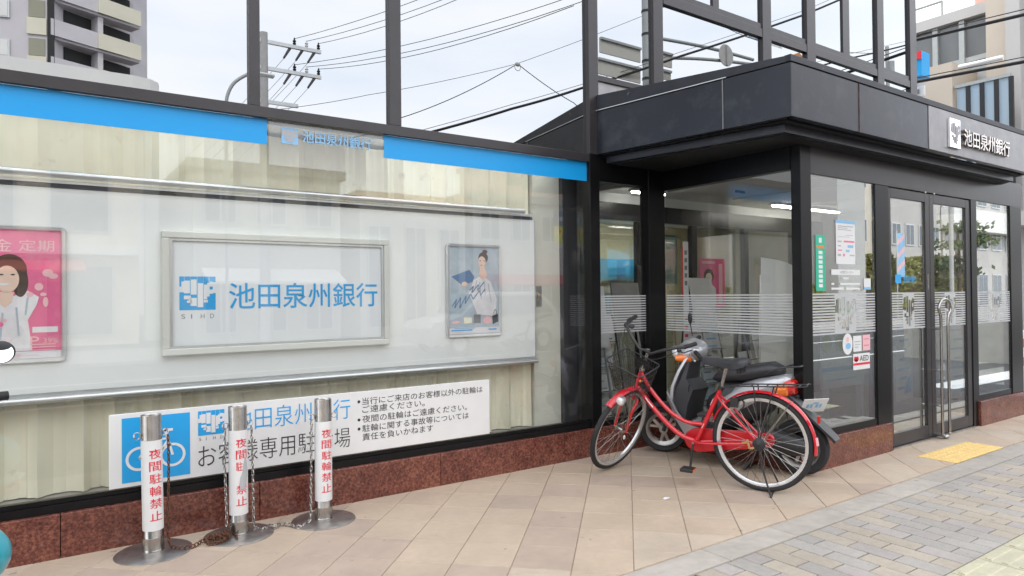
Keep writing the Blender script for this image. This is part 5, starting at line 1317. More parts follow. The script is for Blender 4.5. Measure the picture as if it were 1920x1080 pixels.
MB().loft([toval(y, w_, a, b) for y, w_, a, b in ((tY+.20, .20, .20, .25), (tY+.08, .325, .205, .275), (tY-.02, .337, .20, .275), (tY-.12, .28, .20, .26))]).build('white_trim', M['white'], tl, smooth=True)
MB().ball((tX+.24, tY-.02, .17), (.085, .10, .065), 16, 10).build('side_lens', M['salmon'], tl, smooth=True)
MB().loft([toval(y, w_, a, b) for y, w_, a, b in ((tY-1.45, .06, .55, .66), (tY-1.3, .15, .45, .72), (tY-1.0, .18, .30, .74), (tY-.62, .17, .28, .70), (tY-.5, .12, .30, .6))]).build('rear_body', M['teal'], tl, smooth=True)
MB().loft([toval(y, w_, a, b) for y, w_, a, b in ((tY-1.35, .08, .70, .76), (tY-1.1, .14, .70, .80), (tY-.7, .14, .68, .78), (tY-.52, .08, .67, .73))]).build('seat', M['seat_black'], tl, smooth=True)
MB().box(tX-.17, tX+.17, tY-.60, tY-.10, .24, .30).build('floor_board', M['plastic_black'], tl, bevel=.01)
MB().loft([[(tX-w_, y, z), (tX+w_, y, z), (tX+w_*.9, y+.05, z), (tX-w_*.9, y+.05, z)] for w_, y, z in ((.20, tY-.02, .45), (.16, tY-.05, .70), (.12, tY-.10, .90))]).build('leg_shield', M['teal'], tl, smooth=True)
MB().ball((tX, tY-.10, .96), (.13, .10, .07), 16, 10).build('handlebar_cowl', M['teal'], tl, smooth=True)
MB().tube([(tX-.30, tY-.16, .985), (tX-.10, tY-.12, .985), (tX+.10, tY-.12, .985), (tX+.305, tY-.06, .985)], .017, 10).build('handlebar', M['rubber'], tl, smooth=True)
MB().tube([(tX+.20, tY-.08, .99), (tX+.27, tY-.05, 1.10)], .005, 6).build('mirror_stem', M['plastic_black'], tl)
mo_ = MB().ball((tX+.283, tY-.02, 1.148), (.046, .012, .044), 20, 10).build('mirror', M['plastic_black'], tl, smooth=True)
MB().lathe([(0, 0), (.040, 0), (.040, .002), (0, .002)], (0, 0, 0), 'y', 24).mapv(lambda p: Matrix.Rotation(R(-24), 3, 'X') @ p + Vector((tX+.283, tY-.036, 1.146))).build('mirror_glass', M['chrome'], mo_)
# ------------------------------------------------------------------ the street on the other side (seen mirrored in the glass)
def MR(x, y, Yv, Yp=YA):                         # real place of what the glass at Y = Yp mirrors at this pixel
    p = PY(x, y, Yv); return Vector((p.x, 2*Yp-Yv, p.z))
def palette(name, col, **k): return pm(name, col, **dict(dict(rough=.8, var=.05, vscale=.8), **k))
W1 = palette('wall_cream', (.74, .67, .56)); W2 = palette('wall_mauve', (.52, .50, .48)); W3 = palette('wall_grey', (.50, .50, .49)); W4 = palette('wall_white', (.84, .83, .80))
W5 = palette('wall_pink_brown', (.62, .38, .32)); W6 = palette('wall_olive_grey', (.55, .53, .46)); WG = pm('distant_window_glass', (.10, .12, .14), .1); DK = pm('recess_shade', (.035, .035, .035), .8)  # the last, near-black colour stands in for shade in the tower's recesses
BK = palette('balcony_mauve', (.66, .63, .65)); BC = palette('balcony_cream', (.78, .74, .60)); RF = palette('orange_roof', (.55, .24, .10))
LEAF = [pm('foliage_green', (.08, .11, .04), .7, var=.5, vscale=3), pm('foliage_olive', (.20, .20, .04), .7, var=.4, vscale=3)]
BARK = pm('bark', (.10, .075, .055), .9, var=.3, vscale=20)
# road, far pavement, markings
rd = MB().box(-60, 90, -8.2, -1.6, -.085, -.084)
MB().box(-60, 90, -8.1, -1.62, -.2, -.08).build('road', M['asphalt'], kind='structure', loc=(0, 0, 0))
MB().box(-60, 90, -12.4, -8.1, -.2, .0).build('far_pavement', M['concrete'], kind='structure', loc=(0, 0, 0))
MB().box(9.91, 17.0, -1.61, 40, -.2, -.03).build('side_street', M['asphalt'], kind='structure', loc=(0, 0, 0))
for k in range(9):
    MB().box(10.5+k*.0, 15.6, 1.2+k*.85, 1.62+k*.85, -.029, -.026).build('crossing_stripe', M['white_line'], label=['nearest','second nearest','third nearest','fourth','middle','sixth','seventh','last but one','farthest'][k]+' white painted stripe of the side street crossing', cat='road marking', group='crossing stripes on the side street')
MB().box(-40, 60, -4.95, -4.83, -.079, -.076).build('centre_line', M['white_line'], kind='structure', loc=(0, 0, 0))
MB().box(-40, 60, -2.2, -2.08, -.079, -.076).build('edge_line', M['white_line'], kind='structure', loc=(0, 0, 0))

def block(name, label, x0, x1, yf, depth, h, wall, floors=2, wn=5, roof=None, shop=None, cat='building', win=WG):
    """building whose front faces +Y (towards the bank)"""
    t = thing(name, label, cat, ((x0+x1)/2, yf-depth/2, 0))
    MB().box(x0, x1, yf-depth, yf, -.1, h).build('wall', wall, t)
    MB().box(x0-.15, x1+.15, yf-depth-.15, yf+.15, h+.002, h+.28).build('roof', roof or M['concrete'], t)
    fh = h/floors
    for f in range(floors):
        for k in range(wn):
            a = x0+(x1-x0)*(k+.18)/wn; b = x0+(x1-x0)*(k+.82)/wn; z0 = f*fh+(.25 if f == 0 else fh*.38); z1 = f*fh+fh*.82
            w_ = MB().box(a, b, yf, yf+.06, z0, z1).build('window', M['alu'], t)
            MB().box(a+.06, (a+b)/2-.03, yf+.061, yf+.065, z0+.06, z1-.06).box((a+b)/2+.03, b-.06, yf+.061, yf+.065, z0+.06, z1-.06).build('pane', win, w_)
    if shop:
        MB().prism([(yf+.066, fh*.86), (yf+1.1, fh*.70), (yf+1.1, fh*.67), (yf+.066, fh*.80)], 'x', x0+.2, x1-.2).build('awning', shop, t)
    return t
# low wide building with a white eaves band (top left in the mirror windows)
e0, e1_ = MR(0, 113, 24), MR(305, 150, 24)
lw = thing('low_hall', 'low hall with a thick white eaves band across the street, mirrored at top left', 'building', (-4, e1_.y-4, 0))
hz = e1_.z
MB().box(-16, e1_.x-.6, e1_.y-8, e1_.y-.8, -.1, hz-.9).build('wall', W1, lw)
pts = [(-16.5, e1_.y-8.5), (-16.5, e1_.y), (e1_.x-.8, e1_.y), (e1_.x-.35, e1_.y-.12), (e1_.x-.08, e1_.y-.4), (e1_.x, e1_.y-.8), (e1_.x, e1_.y-8.5)]
MB().prism(pts, 'z', hz-.40, hz).build('eaves_band', W4, lw)
MB().prism([(-16.2, e1_.y-8.3), (-16.2, e1_.y-.3), (e1_.x-.5, e1_.y-.3), (e1_.x-.5, e1_.y-8.3)], 'z', hz-.88, hz-.402).build('soffit', W3, lw)
MB().box(e1_.x-.45, e1_.x-.05, e1_.y-.9, e1_.y-.5, 0, hz-.402).build('column', W3, lw)
for k in range(7):
    x = e1_.x-2.2-k*2.4
    f_ = MB().box(x-.8, x+.8, e1_.y-.8, e1_.y-.74, 3.4, 5.3).build('window', M['alu'], lw); MB().box(x-.74, x+.74, e1_.y-.739, e1_.y-.735, 3.46, 5.24).build('pane', WG, f_)
    f_ = MB().box(x-.9, x+.9, e1_.y-.8, e1_.y-.74, .2, 2.4).build('window', M['alu'], lw); MB().box(x-.84, x+.84, e1_.y-.739, e1_.y-.735, .26, 2.34).build('pane', WG, f_)
MB().box(-16, e1_.x-.7, e1_.y-.795, e1_.y-.3, 2.7, 3.0).build('canopy', W4, lw)
MB().prism([(e1_.y-.79, 2.6), (e1_.y+.5, 2.2), (e1_.y+.5, 2.15), (e1_.y-.79, 2.5)], 'x', -2.6, 1.2).build('awning', palette('red_awning', (.62, .13, .10)), lw)
# tall apartment block
Kv = PY(95, 100, 62); sv = Vector((math.cos(R(25)), math.sin(R(25)), 0)); lv = Vector((math.cos(R(164.5)), math.sin(R(164.5)), 0))
def unm(p): return Vector((p[0], 2*YA-p[1], p[2]))
rr_ = ray(262, 60); # right silhouette
tq = (Kv.x*rr_.y-Kv.y*rr_.x)/(sv.y*rr_.x-sv.x*rr_.y)
Rv = Kv+sv*tq; Lv = Kv+lv*22
Hh = 40.0
ap = thing('apartment_tower', 'tall grey and cream apartment block with rows of balconies, mirrored at top left', 'building', (Kv.x, 2*YA-Kv.y-6, 0))
back = Vector((0, 14, 0))
ft = [Lv+Vector((0, .3, 0)), Kv, Kv+Vector((.9, 1.6, 0)), Rv+Vector((-.3, 1.6, 0)), Rv+Vector((.9, 3.0, 0)), Rv+back+Vector((1.2, 0, 0)), Lv+back]
MB().prism([(p.x, 2*YA-p.y) for p in ft][::-1], 'z', -.1, Hh).build('wall', BK, ap)
def vbox(a, b, th, z0, z1, nm, mat, par=None, off=0.0):       # thin box along a->b, standing proud towards the viewer in the mirror
    d = (b-a).normalized(); n_v = Vector((d.y, -d.x, 0))       # towards smaller virtual y
    p = [a+n_v*off, b+n_v*off, b+n_v*(off-th), a+n_v*(off-th)]
    q = [unm(x_) for x_ in p]
    return MB().prism([(x_.x, x_.y) for x_ in q], 'z', z0, z1).build(nm, mat, par or ap)
FH = 2.9
split = Kv.lerp(Rv, .50)
for f in range(2, 13):
    z = 1.05+f*FH
    vbox(Kv, split, .15, z, z+1.25, 'balcony_parapet', BK, off=.1); vbox(split, Rv, .15, z, z+1.25, 'balcony_parapet', BC, off=.2)
    vbox(Kv+Vector((.3, .3, 0)), Rv, 1.3, z-.18, z-.001, 'balcony_slab', BK, off=0)
    vbox(Kv+Vector((.9, 1.45, 0)), Rv+Vector((-.6, 1.45, 0)), .1, z+.05, z+2.6, 'balcony_shade_sheet', DK, off=.02)  # dark sheet paints the shade inside the balcony opening
    q = Kv.lerp(Rv, .52); vbox(q, q+(Rv-Kv)*.06, 1.0, z+1.251, z+2.70, 'balcony_divider', BK, off=-.2)
    for i in range(4):
        a = Kv+lv*(2.6+i*4.4); b = Kv+lv*(4.4+i*4.4)
        w_ = vbox(b, a, .08, z+.95, z+2.25, 'window', M['alu'], off=.09); vbox(b+(a-b)*.06, b+(a-b)*.94, .02, z+1.03, z+2.17, 'pane', WG if i % 2 else W4, w_, off=.12)
    vbox(Kv+lv*1.5, Kv+lv*.25, .12, z-.1, z+1.15, 'corner_panel', BC, off=.13)
    w_ = vbox(Kv+lv*1.4, Kv+lv*.35, .08, z+1.2, z+2.5, 'window', palette('blind_olive', (.36, .35, .27)) if f == 2 else bpy.data.materials['blind_olive'], off=.09)
vbox(Kv+lv*.22, Kv+Vector((.25, .05, 0)), .05, 5, Hh, 'gap_shade_strip', DK, off=.06)  # dark strip paints the shaded gap down the tower's corner
# other buildings along the far side
block('shop_house', 'two-storey mauve shop house across the street, mirrored behind the bank sign', 3.8, 8.3, -13.2, 8, 5.2, W6, 2, 3, shop=M['white'])
block('shop_house', 'low white shop with orange tiled roof across the street', 8.9, 13.0, -13.0, 7, 4.6, W6, 1, 3, roof=RF)
block('shop_house', 'grey shop with red awning across the street', 13.6, 19.5, -13.4, 8, 5.0, W2, 2, 4, shop=palette('plum_awning', (.35, .05, .08)))
block('office_block', 'pink-brown office block behind the blue tent across the street', 19.6, 30.0, -14.5, 10, 8.2, W5, 3, 8)
block('office_block', 'tall cream wall of the office mirrored in the first entrance pane', 30.5, 37.0, -13.2, 9, 8.6, W1, 3, 2)
block('office_block', 'mauve grey office mirrored in the left door leaf', 37.2, 47.0, -14.0, 9, 8.8, W2, 3, 6)
wb = block('office_block', 'grey block with a pale band mirrored in the last entrance pane', 47.3, 75.0, -14.0, 9, 8.9, W2, 3, 12)
MB().box(47.0, 75.0, -13.95, -13.2, 5.2, 6.6).build('pale_band', W4, wb)
bh = thing('low_hall', 'beige house wall beyond the low hall, outside the left of the mirror', 'building', (-30, -22, 0)); MB().box(-46, -18, -26, -14, -.1, 7).build('wall', W1, bh); MB().box(-46.2, -17.8, -26.2, -13.8, 7.002, 7.3).build('roof', M['concrete'], bh)
# far trees and hedges
def tree(name, label, x, y, h, cr_, mat, trunk=True, seed=1, n=700, flat=.7, leaf=.16, lean=0, clumps=9):
    rnd = random.Random(seed); t = thing(name, label, 'tree', (x, y, 0))
    cents = []
    for k in range(clumps):
        a = rnd.uniform(0, 6.28); r_ = cr_*rnd.uniform(.15, .75); cents.append(Vector((x+lean*.5+r_*math.cos(a), y+r_*math.sin(a), h*(.45+.5*rnd.random()))))
    if trunk:
        tb_ = MB(); top = Vector((x+lean, y, h*.92))
        tb_.tube(bez([Vector((x, y, 0)), Vector((x+.12, y, h*.3)), Vector((x+lean*.6-.1, y+.1, h*.6)), top], 5), [.13*h/5*(1-.045*k) for k in range(16)], 8)
        for c in cents: tb_.tube([Vector((x+lean*.3, y, h*.4)), Vector(((x+c.x)/2, (y+c.y)/2, h*.55)), c], [.05, .03, .012], 5)
        tb_.build('trunk', BARK, t, smooth=True)
    cm_ = MB()
    for k in range(n):
        c = cents[k % len(cents)]; d = Vector((rnd.gauss(0, 1), rnd.gauss(0, 1), rnd.gauss(0, flat)))
        p = c+d*cr_*.24; u = Vector((rnd.gauss(0, 1), rnd.gauss(0, 1), rnd.gauss(0, 1))).normalized(); v_ = u.orthogonal().normalized(); s_ = leaf*rnd.uniform(.6, 1.4)
        cm_.add([p-u*s_, p+v_*s_*.6, p+u*s_, p-v_*s_*.6], [(0, 1, 2, 3)])
    cm_.build('crown', mat, t); return t
def hedge(x0, x1, y, h, mat, label, seed):
    rnd = random.Random(seed); t = thing('hedge', label, 'hedge', ((x0+x1)/2, y, 0))
    cm_ = MB(); n = int((x1-x0)*420)
    for k in range(n):
        px_ = rnd.uniform(x0, x1); hh = h*(.82+.18*math.sin(px_*2.1)+.06*math.sin(px_*5.3)); th = rnd.uniform(0, math.pi)
        p = Vector((px_, y+.7*math.cos(th)*rnd.uniform(.8, 1.05), hh*rnd.uniform(0, 1)**.6 if rnd.random() < .6 else hh)); u = Vector((rnd.gauss(0, 1), rnd.gauss(0, 1), rnd.gauss(0, 1))).normalized(); v_ = u.orthogonal().normalized(); s_ = rnd.uniform(.08, .17)
        cm_.add([p-u*s_, p+v_*s_*.6, p+u*s_, p-v_*s_*.6], [(0, 1, 2, 3)])
    cm_.build('foliage', mat, t); MB().box(x0+.1, x1-.1, y-.3, y+.3, 0, h*.75).build('inner_twigs', BARK, t)
hedge(25, 31.5, -11.4, 1.5, LEAF[1], 'low olive hedge along the far pavement, mirrored in the first pane', 3)
hedge(32, 42, -11.2, 3.0, LEAF[1], 'tall clipped olive hedge across the street, mirrored in the left door leaf', 4)
tree('pine_tree', 'pine with flat layered tufts mirrored in the last entrance pane', 27.5, -3.6+1.6, 4.6, 1.5, LEAF[0], seed=8, n=1500, flat=.25, leaf=.10, lean=.4, clumps=12)
tree('pine_tree', 'smaller pine mirrored in the left door leaf', 38.5, -9.6, 4.9, 1.6, LEAF[0], seed=11, n=900, flat=.3, leaf=.13, clumps=8)
tree('broad_tree', 'round street tree before the pink-brown office', 22.5, -11.6, 4.2, 1.5, LEAF[0], seed=5, n=900, leaf=.15)
# blue event tent
tn = thing('event_tent', 'blue event tent with a white wave on its side, mirrored beyond the narrow glass pane', 'tent', (18.5, -9.5, 0))
MB().add([(16.9, -11, 2.05), (20.1, -11, 2.05), (20.1, -8, 2.05), (16.9, -8, 2.05), (16.9, -11, 2.3), (20.1, -11, 2.3), (20.1, -8, 2.3), (16.9, -8, 2.3), (18.0, -9.5, 3.1), (19.0, -9.5, 3.1)],
         [(0, 1, 5, 4), (1, 2, 6, 5), (2, 3, 7, 6), (3, 0, 4, 7), (4, 5, 9, 8), (5, 6, 9), (6, 7, 8, 9), (7, 4, 8)]).build('roof_cloth', M['blue'], tn)
m_ = MB(); m_.v = [(17.9+1.2*k/12, -7.93, 2.33+.10*math.sin(k/12*5)+dz) for dz in (0, .12) for k in range(13)]; m_.f = [(k, k+1, k+14, k+13) for k in range(12)]; m_.build('white_wave', M['white'], tn)
for x, y in ((16.95, -10.95), (20.05, -10.95), (20.05, -8.05), (16.95, -8.05)): MB().tube([(x, y, 0), (x, y, 2.05)], .03, 8).build('leg', M['alu'], tn)

# ------------------------------------------------------------------ cars in the road (mirrored)
def car(label, x, y, ang, mat, L_=3.9, Hc=1.5, van=False):
    t = thing('car', label, 'car', (x, y, -.08), ang); hw = .78
    prof = [(-L_/2, .30), (-L_/2, .78), (-L_/2+.12, .92)] + ([(-L_/2+.15, Hc-.08), (-L_/2+.35, Hc)] if van else [(-L_/2+.35, Hc-.25), (-L_/2+.75, Hc)]) + [(L_/2-1.75, Hc), (L_/2-1.45, Hc-.04), (L_/2-.85, .95), (L_/2-.15, .82), (L_/2, .65), (L_/2, .30)]
    rings = []
    for s_ in (-1, -.93, .93, 1):
        k = 1 if abs(s_) < .95 else .96
        rings.append([(px_*k, s_*hw*(1 if pz < .95 else .86), .30+(pz-.30)*(1 if abs(s_) < .95 else .975)) for px_, pz in prof])
    body = MB().loft(rings).build('body', mat, t, smooth=True, local=True)
    for s_ in (-1, 1):
        MB().add([(L_/2-1.0, s_*hw*1.0, .97), (-L_/2+.35, s_*hw*1.0, .97), (-L_/2+.70, s_*hw*.885, Hc-.1), (L_/2-1.55, s_*hw*.885, Hc-.1)], [(0, 1, 2, 3)]).build('side_window', WG, t, local=True)
        for wx in (-L_/2+.7, L_/2-.75):
            wo = MB().lathe([(.17, -.09), (.28, -.10), (.30, -.07), (.30, .07), (.28, .10), (.17, .09)], (wx, s_*(hw-.08), .30), 'y', 28).build('wheel', M['rubber'], t, smooth=True, local=True)
            MB().lathe([(0, .06), (.17, .085), (.17, -.085), (0, -.06)], (wx, s_*(hw-.08), .30), 'y', 20).build('rim', M['alu'], wo, smooth=True, local=True)
        MB().ball((L_/2-.06, s_*.58, .66), (.07, .14, .07), 10, 7).build('headlight', M['clear'], t, local=True)
        MB().box(-L_/2-.01, -L_/2+.04, s_*.70, s_*.58, .62, .82).build('tail_light', M['tail_red'], t, local=True)
    MB().add([(L_/2-.92, -.62, .98), (L_/2-.92, .62, .98), (L_/2-1.42, .58, Hc-.06), (L_/2-1.42, -.58, Hc-.06)], [(0, 1, 2, 3)]).mapv(lambda p: p+Vector((.03, 0, .02))).build('windscreen', WG, t, local=True)
    return t
car('white hatchback in the near lane, mirrored low over the blue-grey poster', 9.3, -5.9, R(180), pm('car_dull_white', (.45, .45, .45), .3, coat=.4))
car('dark grey hatchback in the far lane', 15.5, -7.0, R(180), pm('car_grey', (.08, .085, .09), .25, .3, coat=.5))
car('small silver van parked far left across the street', -3.0, -9.8+2.4, 0, M['silver_paint'], 3.5, 1.75, True)

# ------------------------------------------------------------------ poles, wires and road signs (mirrored in the upper windows)
pb = MR(497, 300, 20); up = thing('utility_pole', 'concrete utility pole with three crossarms, mirrored just right of the left mullion', 'pole', (pb.x, pb.y, 0))
ztop = MR(490, 60, 20).z
MB().tube([(pb.x-.02, pb.y, 0), (pb.x-.02, pb.y, ztop)], [.16, .11], 12).build('shaft', M['conc_pole'], up, smooth=True)
ends = {}
for yy, ln in ((80, 1.65), (130, 1.65), (193, .95)):
    z = MR(495, yy-3, 20).z; ar = MB().box(pb.x-.15, pb.x+ln, pb.y-.05, pb.y+.05, z-.05, z+.05).build('crossarm', M['alu'], up)
    if ln > 1:
        for k in range(3):
            x = pb.x+.85+k*.36
            MB().lathe([(0, 0), (.03, 0), (.055, .05), (.03, .08), (.055, .12), (.03, .15), (.015, .22), (0, .22)], (x, pb.y+.02, z+.05), seg=10).build('insulator', M['plastic_black'] if k != 1 else M['white'], ar)
            MB().tube([(x-.12, pb.y, z-.05), (x-.22, pb.y-.3, z-.28)], [.045, .03], 8).build('insulator', M['grey_ink'], ar)
            ends[(yy, k)] = Vector((x, pb.y+.02, z+.24))
def wire(label, pts, r, name='wire', group='overhead wires across the street', mat='wire', sag=0):
    q = []
    for a, b in zip(pts[:-1], pts[1:]):
        a = Vector(a); b = Vector(b)
        for k in range(12): t = k/12; q.append(a.lerp(b, t)-Vector((0, 0, sag*4*t*(1-t))))
    q.append(Vector(pts[-1]))
    return MB().tube(q, r, 5).build(name, M[mat], label=label, cat='wire', group=group, smooth=True)
tg = {(80, 0): (985, -10), (80, 1): (1010, -8), (80, 2): (1040, -6), (130, 0): (990, -28), (130, 1): (1030, -30), (130, 2): (1075, -42)}
wp = {(80, 0): (720, 6), (80, 1): (725, 20), (80, 2): (725, 32), (130, 0): (725, 76), (130, 1): (725, 89), (130, 2): (725, 98)}
for k_, a in ends.items():
    x_, y_ = wp[k_]; b = MR(x_, y_, 16.5); c = b+(b-a)*1.8
    wire(dict(zip([(80,0),(80,1),(80,2),(130,0),(130,1),(130,2)], ['leftmost','middle','rightmost']*2))[k_]+' thin power line from the '+('top' if k_[0] == 80 else 'second')+' crossarm, climbing right in the mirrored sky', [a, c], .008, sag=.25)
    wire(dict(zip([(80,0),(80,1),(80,2),(130,0),(130,1),(130,2)], ['leftmost','middle','rightmost']*2))[k_]+' slanting drop wire below the '+('top' if k_[0] == 80 else 'second')+' crossarm of the mirrored utility pole', [a+Vector((-.2, -.2, -.5)), a+Vector((-2.4, -3.5, -3.2))], .006, group='drop wires at the utility pole', sag=.1)
wire('faint messenger wire running to the two-way connector in the mirrored sky', [MR(480, 209, 18), MR(690, 178, 17), MR(968, 120, 15.5), MR(1300, -10, 14)], .007, sag=.05)
wire('black branch wire dropping left from the two-way connector', [MR(968, 121, 15.5), MR(748, 222, 16.5), MR(640, 260, 17)], .012, sag=.12)
wire('black branch wire dropping right from the two-way connector', [MR(974, 123, 15.5), MR(1075, 193, 15), MR(1140, 240, 14.6)], .012, sag=.05)
cn = MR(970, 121, 15.5); c_ = MB().ball(cn, (.09, .05, .06), 10, 7)
c_.tube([cn+Vector((.10*math.cos(R(a)), 0, -.08+.10*math.sin(R(a)))) for a in range(0, 360, 30)], .010, 5, closed=True).build('wire_connector', M['conc_pole'], label='white two-way wire connector with a small loop hanging in the mirrored sky', cat='connector')
wire('thick black telephone cable sweeping up to the right below the thin wires', [MR(780, 255, 14.6), MR(960, 204, 13.8), MR(1095, 164, 13.2), MR(1275, 106, 12.6), MR(1507, 28, 12), MR(1640, -30, 11.7)], .034, name='telephone_cable', sag=.02)
wire('support wire just above the thick telephone cable', [MR(780, 247, 14.6), MR(960, 196, 13.8), MR(1095, 157, 13.2), MR(1275, 98, 12.6), MR(1507, 20, 12), MR(1640, -38, 11.7)], .007, sag=.01)
wire('lower cable pair crossing the mirrored sky beside the building corner', [MR(1470, 140, 12.5), MR(1580, 112, 12.2), MR(1702, 84, 12), MR(1800, 60, 11.8)], .03, name='telephone_cable', sag=.02)
wire('support wire above the lower cable pair', [MR(1470, 132, 12.5), MR(1580, 104, 12.2), MR(1702, 77, 12), MR(1800, 52, 11.8)], .007)
wire('thin wire falling to the right in the mirrored sky over the canopy corner', [MR(1300, 15, 13), MR(1420, 75, 13), MR(1640, 100, 13)], .010, sag=.1)
# street lamp arm left of the mullion
la = thing('street_lamp', 'grey street lamp with a curved arm, mirrored left of the first mullion', 'street lamp', (MR(428, 190, 19).x, MR(428, 190, 19).y, 0))
b0 = MR(424, 198, 19); m_ = MB(); m_.tube([Vector((b0.x, b0.y, 0))]+bez([MR(424, 200, 19), MR(426, 180, 19), MR(435, 160, 19), MR(448, 148, 19), MR(470, 136, 19)], 5), .045, 10)
m_.build('post', M['pole'], la, smooth=True)
MB().loft([oval(x, .12, -.05, .05) for x in (0, .25, .6)]).mapv(lambda p: p+MR(470, 136, 19)).build('lamp_head', M['alu'], la, smooth=True, local=False)
# signal and sign pole
sp0 = MR(1212, 60, 13.2); spo = thing('sign_pole', 'grey steel pole carrying road sign boards seen from behind, mirrored beside the canopy', 'pole', (sp0.x, sp0.y, 0))
MB().tube([(sp0.x, sp0.y, 0), (sp0.x, sp0.y, sp0.z+4)], .12, 16).build('shaft', M['pole'], spo, smooth=True)
for yy in (22, 65, 115, 148): z = MR(1212, yy, 13.2).z; MB().tube([(sp0.x, sp0.y, z-.03), (sp0.x, sp0.y, z+.03)], .135, 16).build('clamp', M['plastic_black'], spo, smooth=True)
for (xa, ya_, xb, yb) in ((1124, 70, 1200, 102), (1120, 108, 1200, 142), (1240, 97, 1259, 127), (1240, 130, 1257, 152)):
    a, b = MR(xa, ya_, 13.0), MR(xb, yb, 13.0)
    zt_ = MR((xa+xb)/2, (ya_*2+yb)/3, 13.0)
    MB().box(a.x, b.x, a.y-.02, a.y+.02, MR(xa, yb-4, 13.0).z, a.z).build('sign_board', pm('sign_board_back', (.50, .49, .44), .6, .2) if 'sign_board_back' not in bpy.data.materials else bpy.data.materials['sign_board_back'], spo)
    MB().box(a.x, b.x, a.y+.021, a.y+.07, a.z-.06, a.z).build('stiffener', M['pole'], spo)
for ya_, yb in ((72, 112), (108, 121)):
    a = MR(1236, ya_, 13.2); b = MR(1412, yb, 13.2); MB().tube(bez([a, a.lerp(b, .5)+Vector((0, 0, .05)), b], 5), .05, 10).build('arm', M['pole'], spo, smooth=True)
ca_ = MR(1361, 104, 13.1); rs_ = thing('round_sign', 'round road sign seen from behind, hanging from the pole arms above the canopy', 'sign', (ca_.x, ca_.y, ca_.z-.3))
MB().lathe([(0, -.01), (.33, -.01), (.335, .0), (.33, .01), (0, .01)], ca_, 'y', 30).build('disc', M['sign_steel'] if False else M['conc_pole'], rs_)
MB().box(ca_.x-.03, ca_.x+.03, ca_.y+.011, ca_.y+.05, ca_.z-.3, ca_.z+.3).build('bracket', M['pole'], rs_)
a, b = MR(1398, 62, 13.4), MR(1466, 90, 13.4); gs = thing('guide_sign', 'white guide board with pale blue characters above the canopy corner', 'sign', ((a.x+b.x)/2, a.y, b.z))
MB().box(a.x, b.x, a.y-.02, a.y, b.z-.02, a.z).build('board', M['white'], gs)
m_ = MB(); mp = lambda u, v: (a.x+(b.x-a.x)*(u), a.y+.004, b.z+(a.z-b.z)*v)
for u0, u1, v0, v1 in ((.08, .32, .15, .25), (.08, .32, .45, .55), (.08, .32, .75, .85), (.08, .14, .15, .85), (.26, .32, .15, .85), (.45, .60, .3, .8), (.7, .95, .35, .75)): quad(m_, mp, u0, u1, v0, v1)
m_.build('print', M['lightblue'], gs)
MB().box((a.x+b.x)/2-.03, (a.x+b.x)/2+.03, a.y-.07, a.y-.021, b.z-3.5, a.z).build('post', M['pole'], gs)
oh = MR(1488, 97, 19); hs = thing('small_gable_house', 'house with an orange tiled gable roof peeping over the canopy corner in the mirror', 'building', (oh.x, oh.y-1.5, 0))
MB().box(oh.x-.7, oh.x+1.6, oh.y-3, oh.y-.3, -.1, oh.z-.55).build('wall', W3, hs)
MB().add([(oh.x-1.0, oh.y, oh.z-.6), (oh.x+.45, oh.y, oh.z+.05), (oh.x+1.9, oh.y, oh.z-.6), (oh.x-1.0, oh.y-3.3, oh.z-.6), (oh.x+.45, oh.y-3.3, oh.z+.05), (oh.x+1.9, oh.y-3.3, oh.z-.6)], [(0, 1, 4, 3), (1, 2, 5, 4), (0, 2, 1), (3, 4, 5), (0, 3, 5, 2)]).build('roof', RF, hs)
tp = MR(1664, 130, 17); t2 = thing('utility_pole', 'distant pole with grey canister mirrored in the last upper window', 'pole', (tp.x, tp.y, 0))
MB().tube([(tp.x, tp.y, 0), (tp.x, tp.y, MR(1664, 88, 17).z)], .09, 10).build('shaft', M['conc_pole'], t2, smooth=True)
MB().tube([(tp.x+.05, tp.y+.15, tp.z-.35), (tp.x+.05, tp.y+.15, tp.z+.35)], .16, 14).build('transformer', M['pole'], t2, smooth=True)
# arrow board mirrored right of the curtain
a, b = MR(1040, 396, 12.2), MR(1094, 466, 12.2); ab = thing('arrow_board', 'navy and yellow direction board with a white arrow, mirrored right of the curtain', 'sign', ((a.x+b.x)/2, a.y, 0))
h1, h2 = a.z-.0, b.z; zm1 = h1-(h1-h2)*.40; zm2 = h1-(h1-h2)*.86
MB().box(a.x, b.x, a.y-.04, a.y, zm1, h1).build('navy_panel', M['poster_navy'], ab)
MB().box(a.x, b.x, a.y-.04, a.y, zm2, zm1-.002).build('yellow_panel', pm('sign_yellow', (.90, .85, .08), .5), ab)
MB().box(a.x, b.x, a.y-.04, a.y, h2, zm2-.002).build('white_panel', M['white'], ab)
mp = lambda u, v: (a.x+(b.x-a.x)*u, a.y+.004, zm1+(h1-zm1)*v)
m_ = MB(); poly(m_, mp, [(.12, .35), (.62, .35), (.62, .1), (.97, .5), (.62, .9), (.62, .65), (.12, .65)]); m_.build('arrow', M['white'], ab)
mp = lambda u, v: (a.x+(b.x-a.x)*u, a.y+.004, zm2+(zm1-zm2)*v)
m_ = MB()
for k in range(5): quad(m_, mp, .12+k*.16, .22+k*.16, .62, .72); quad(m_, mp, .10+k*.17, .16+k*.17, .80, .86)
m_.build('print', M['red_ink'], ab)
m_ = MB()
for k in range(3): ring2(m_, mp, .3+k*.22, .32, .08, .12, .02, .03)
m_.build('print', M['grey_ink'], ab)
MB().box(b.x-.10, b.x-.02, a.y-.12, a.y-.041, 0, h1).build('post', M['pole'], ab)
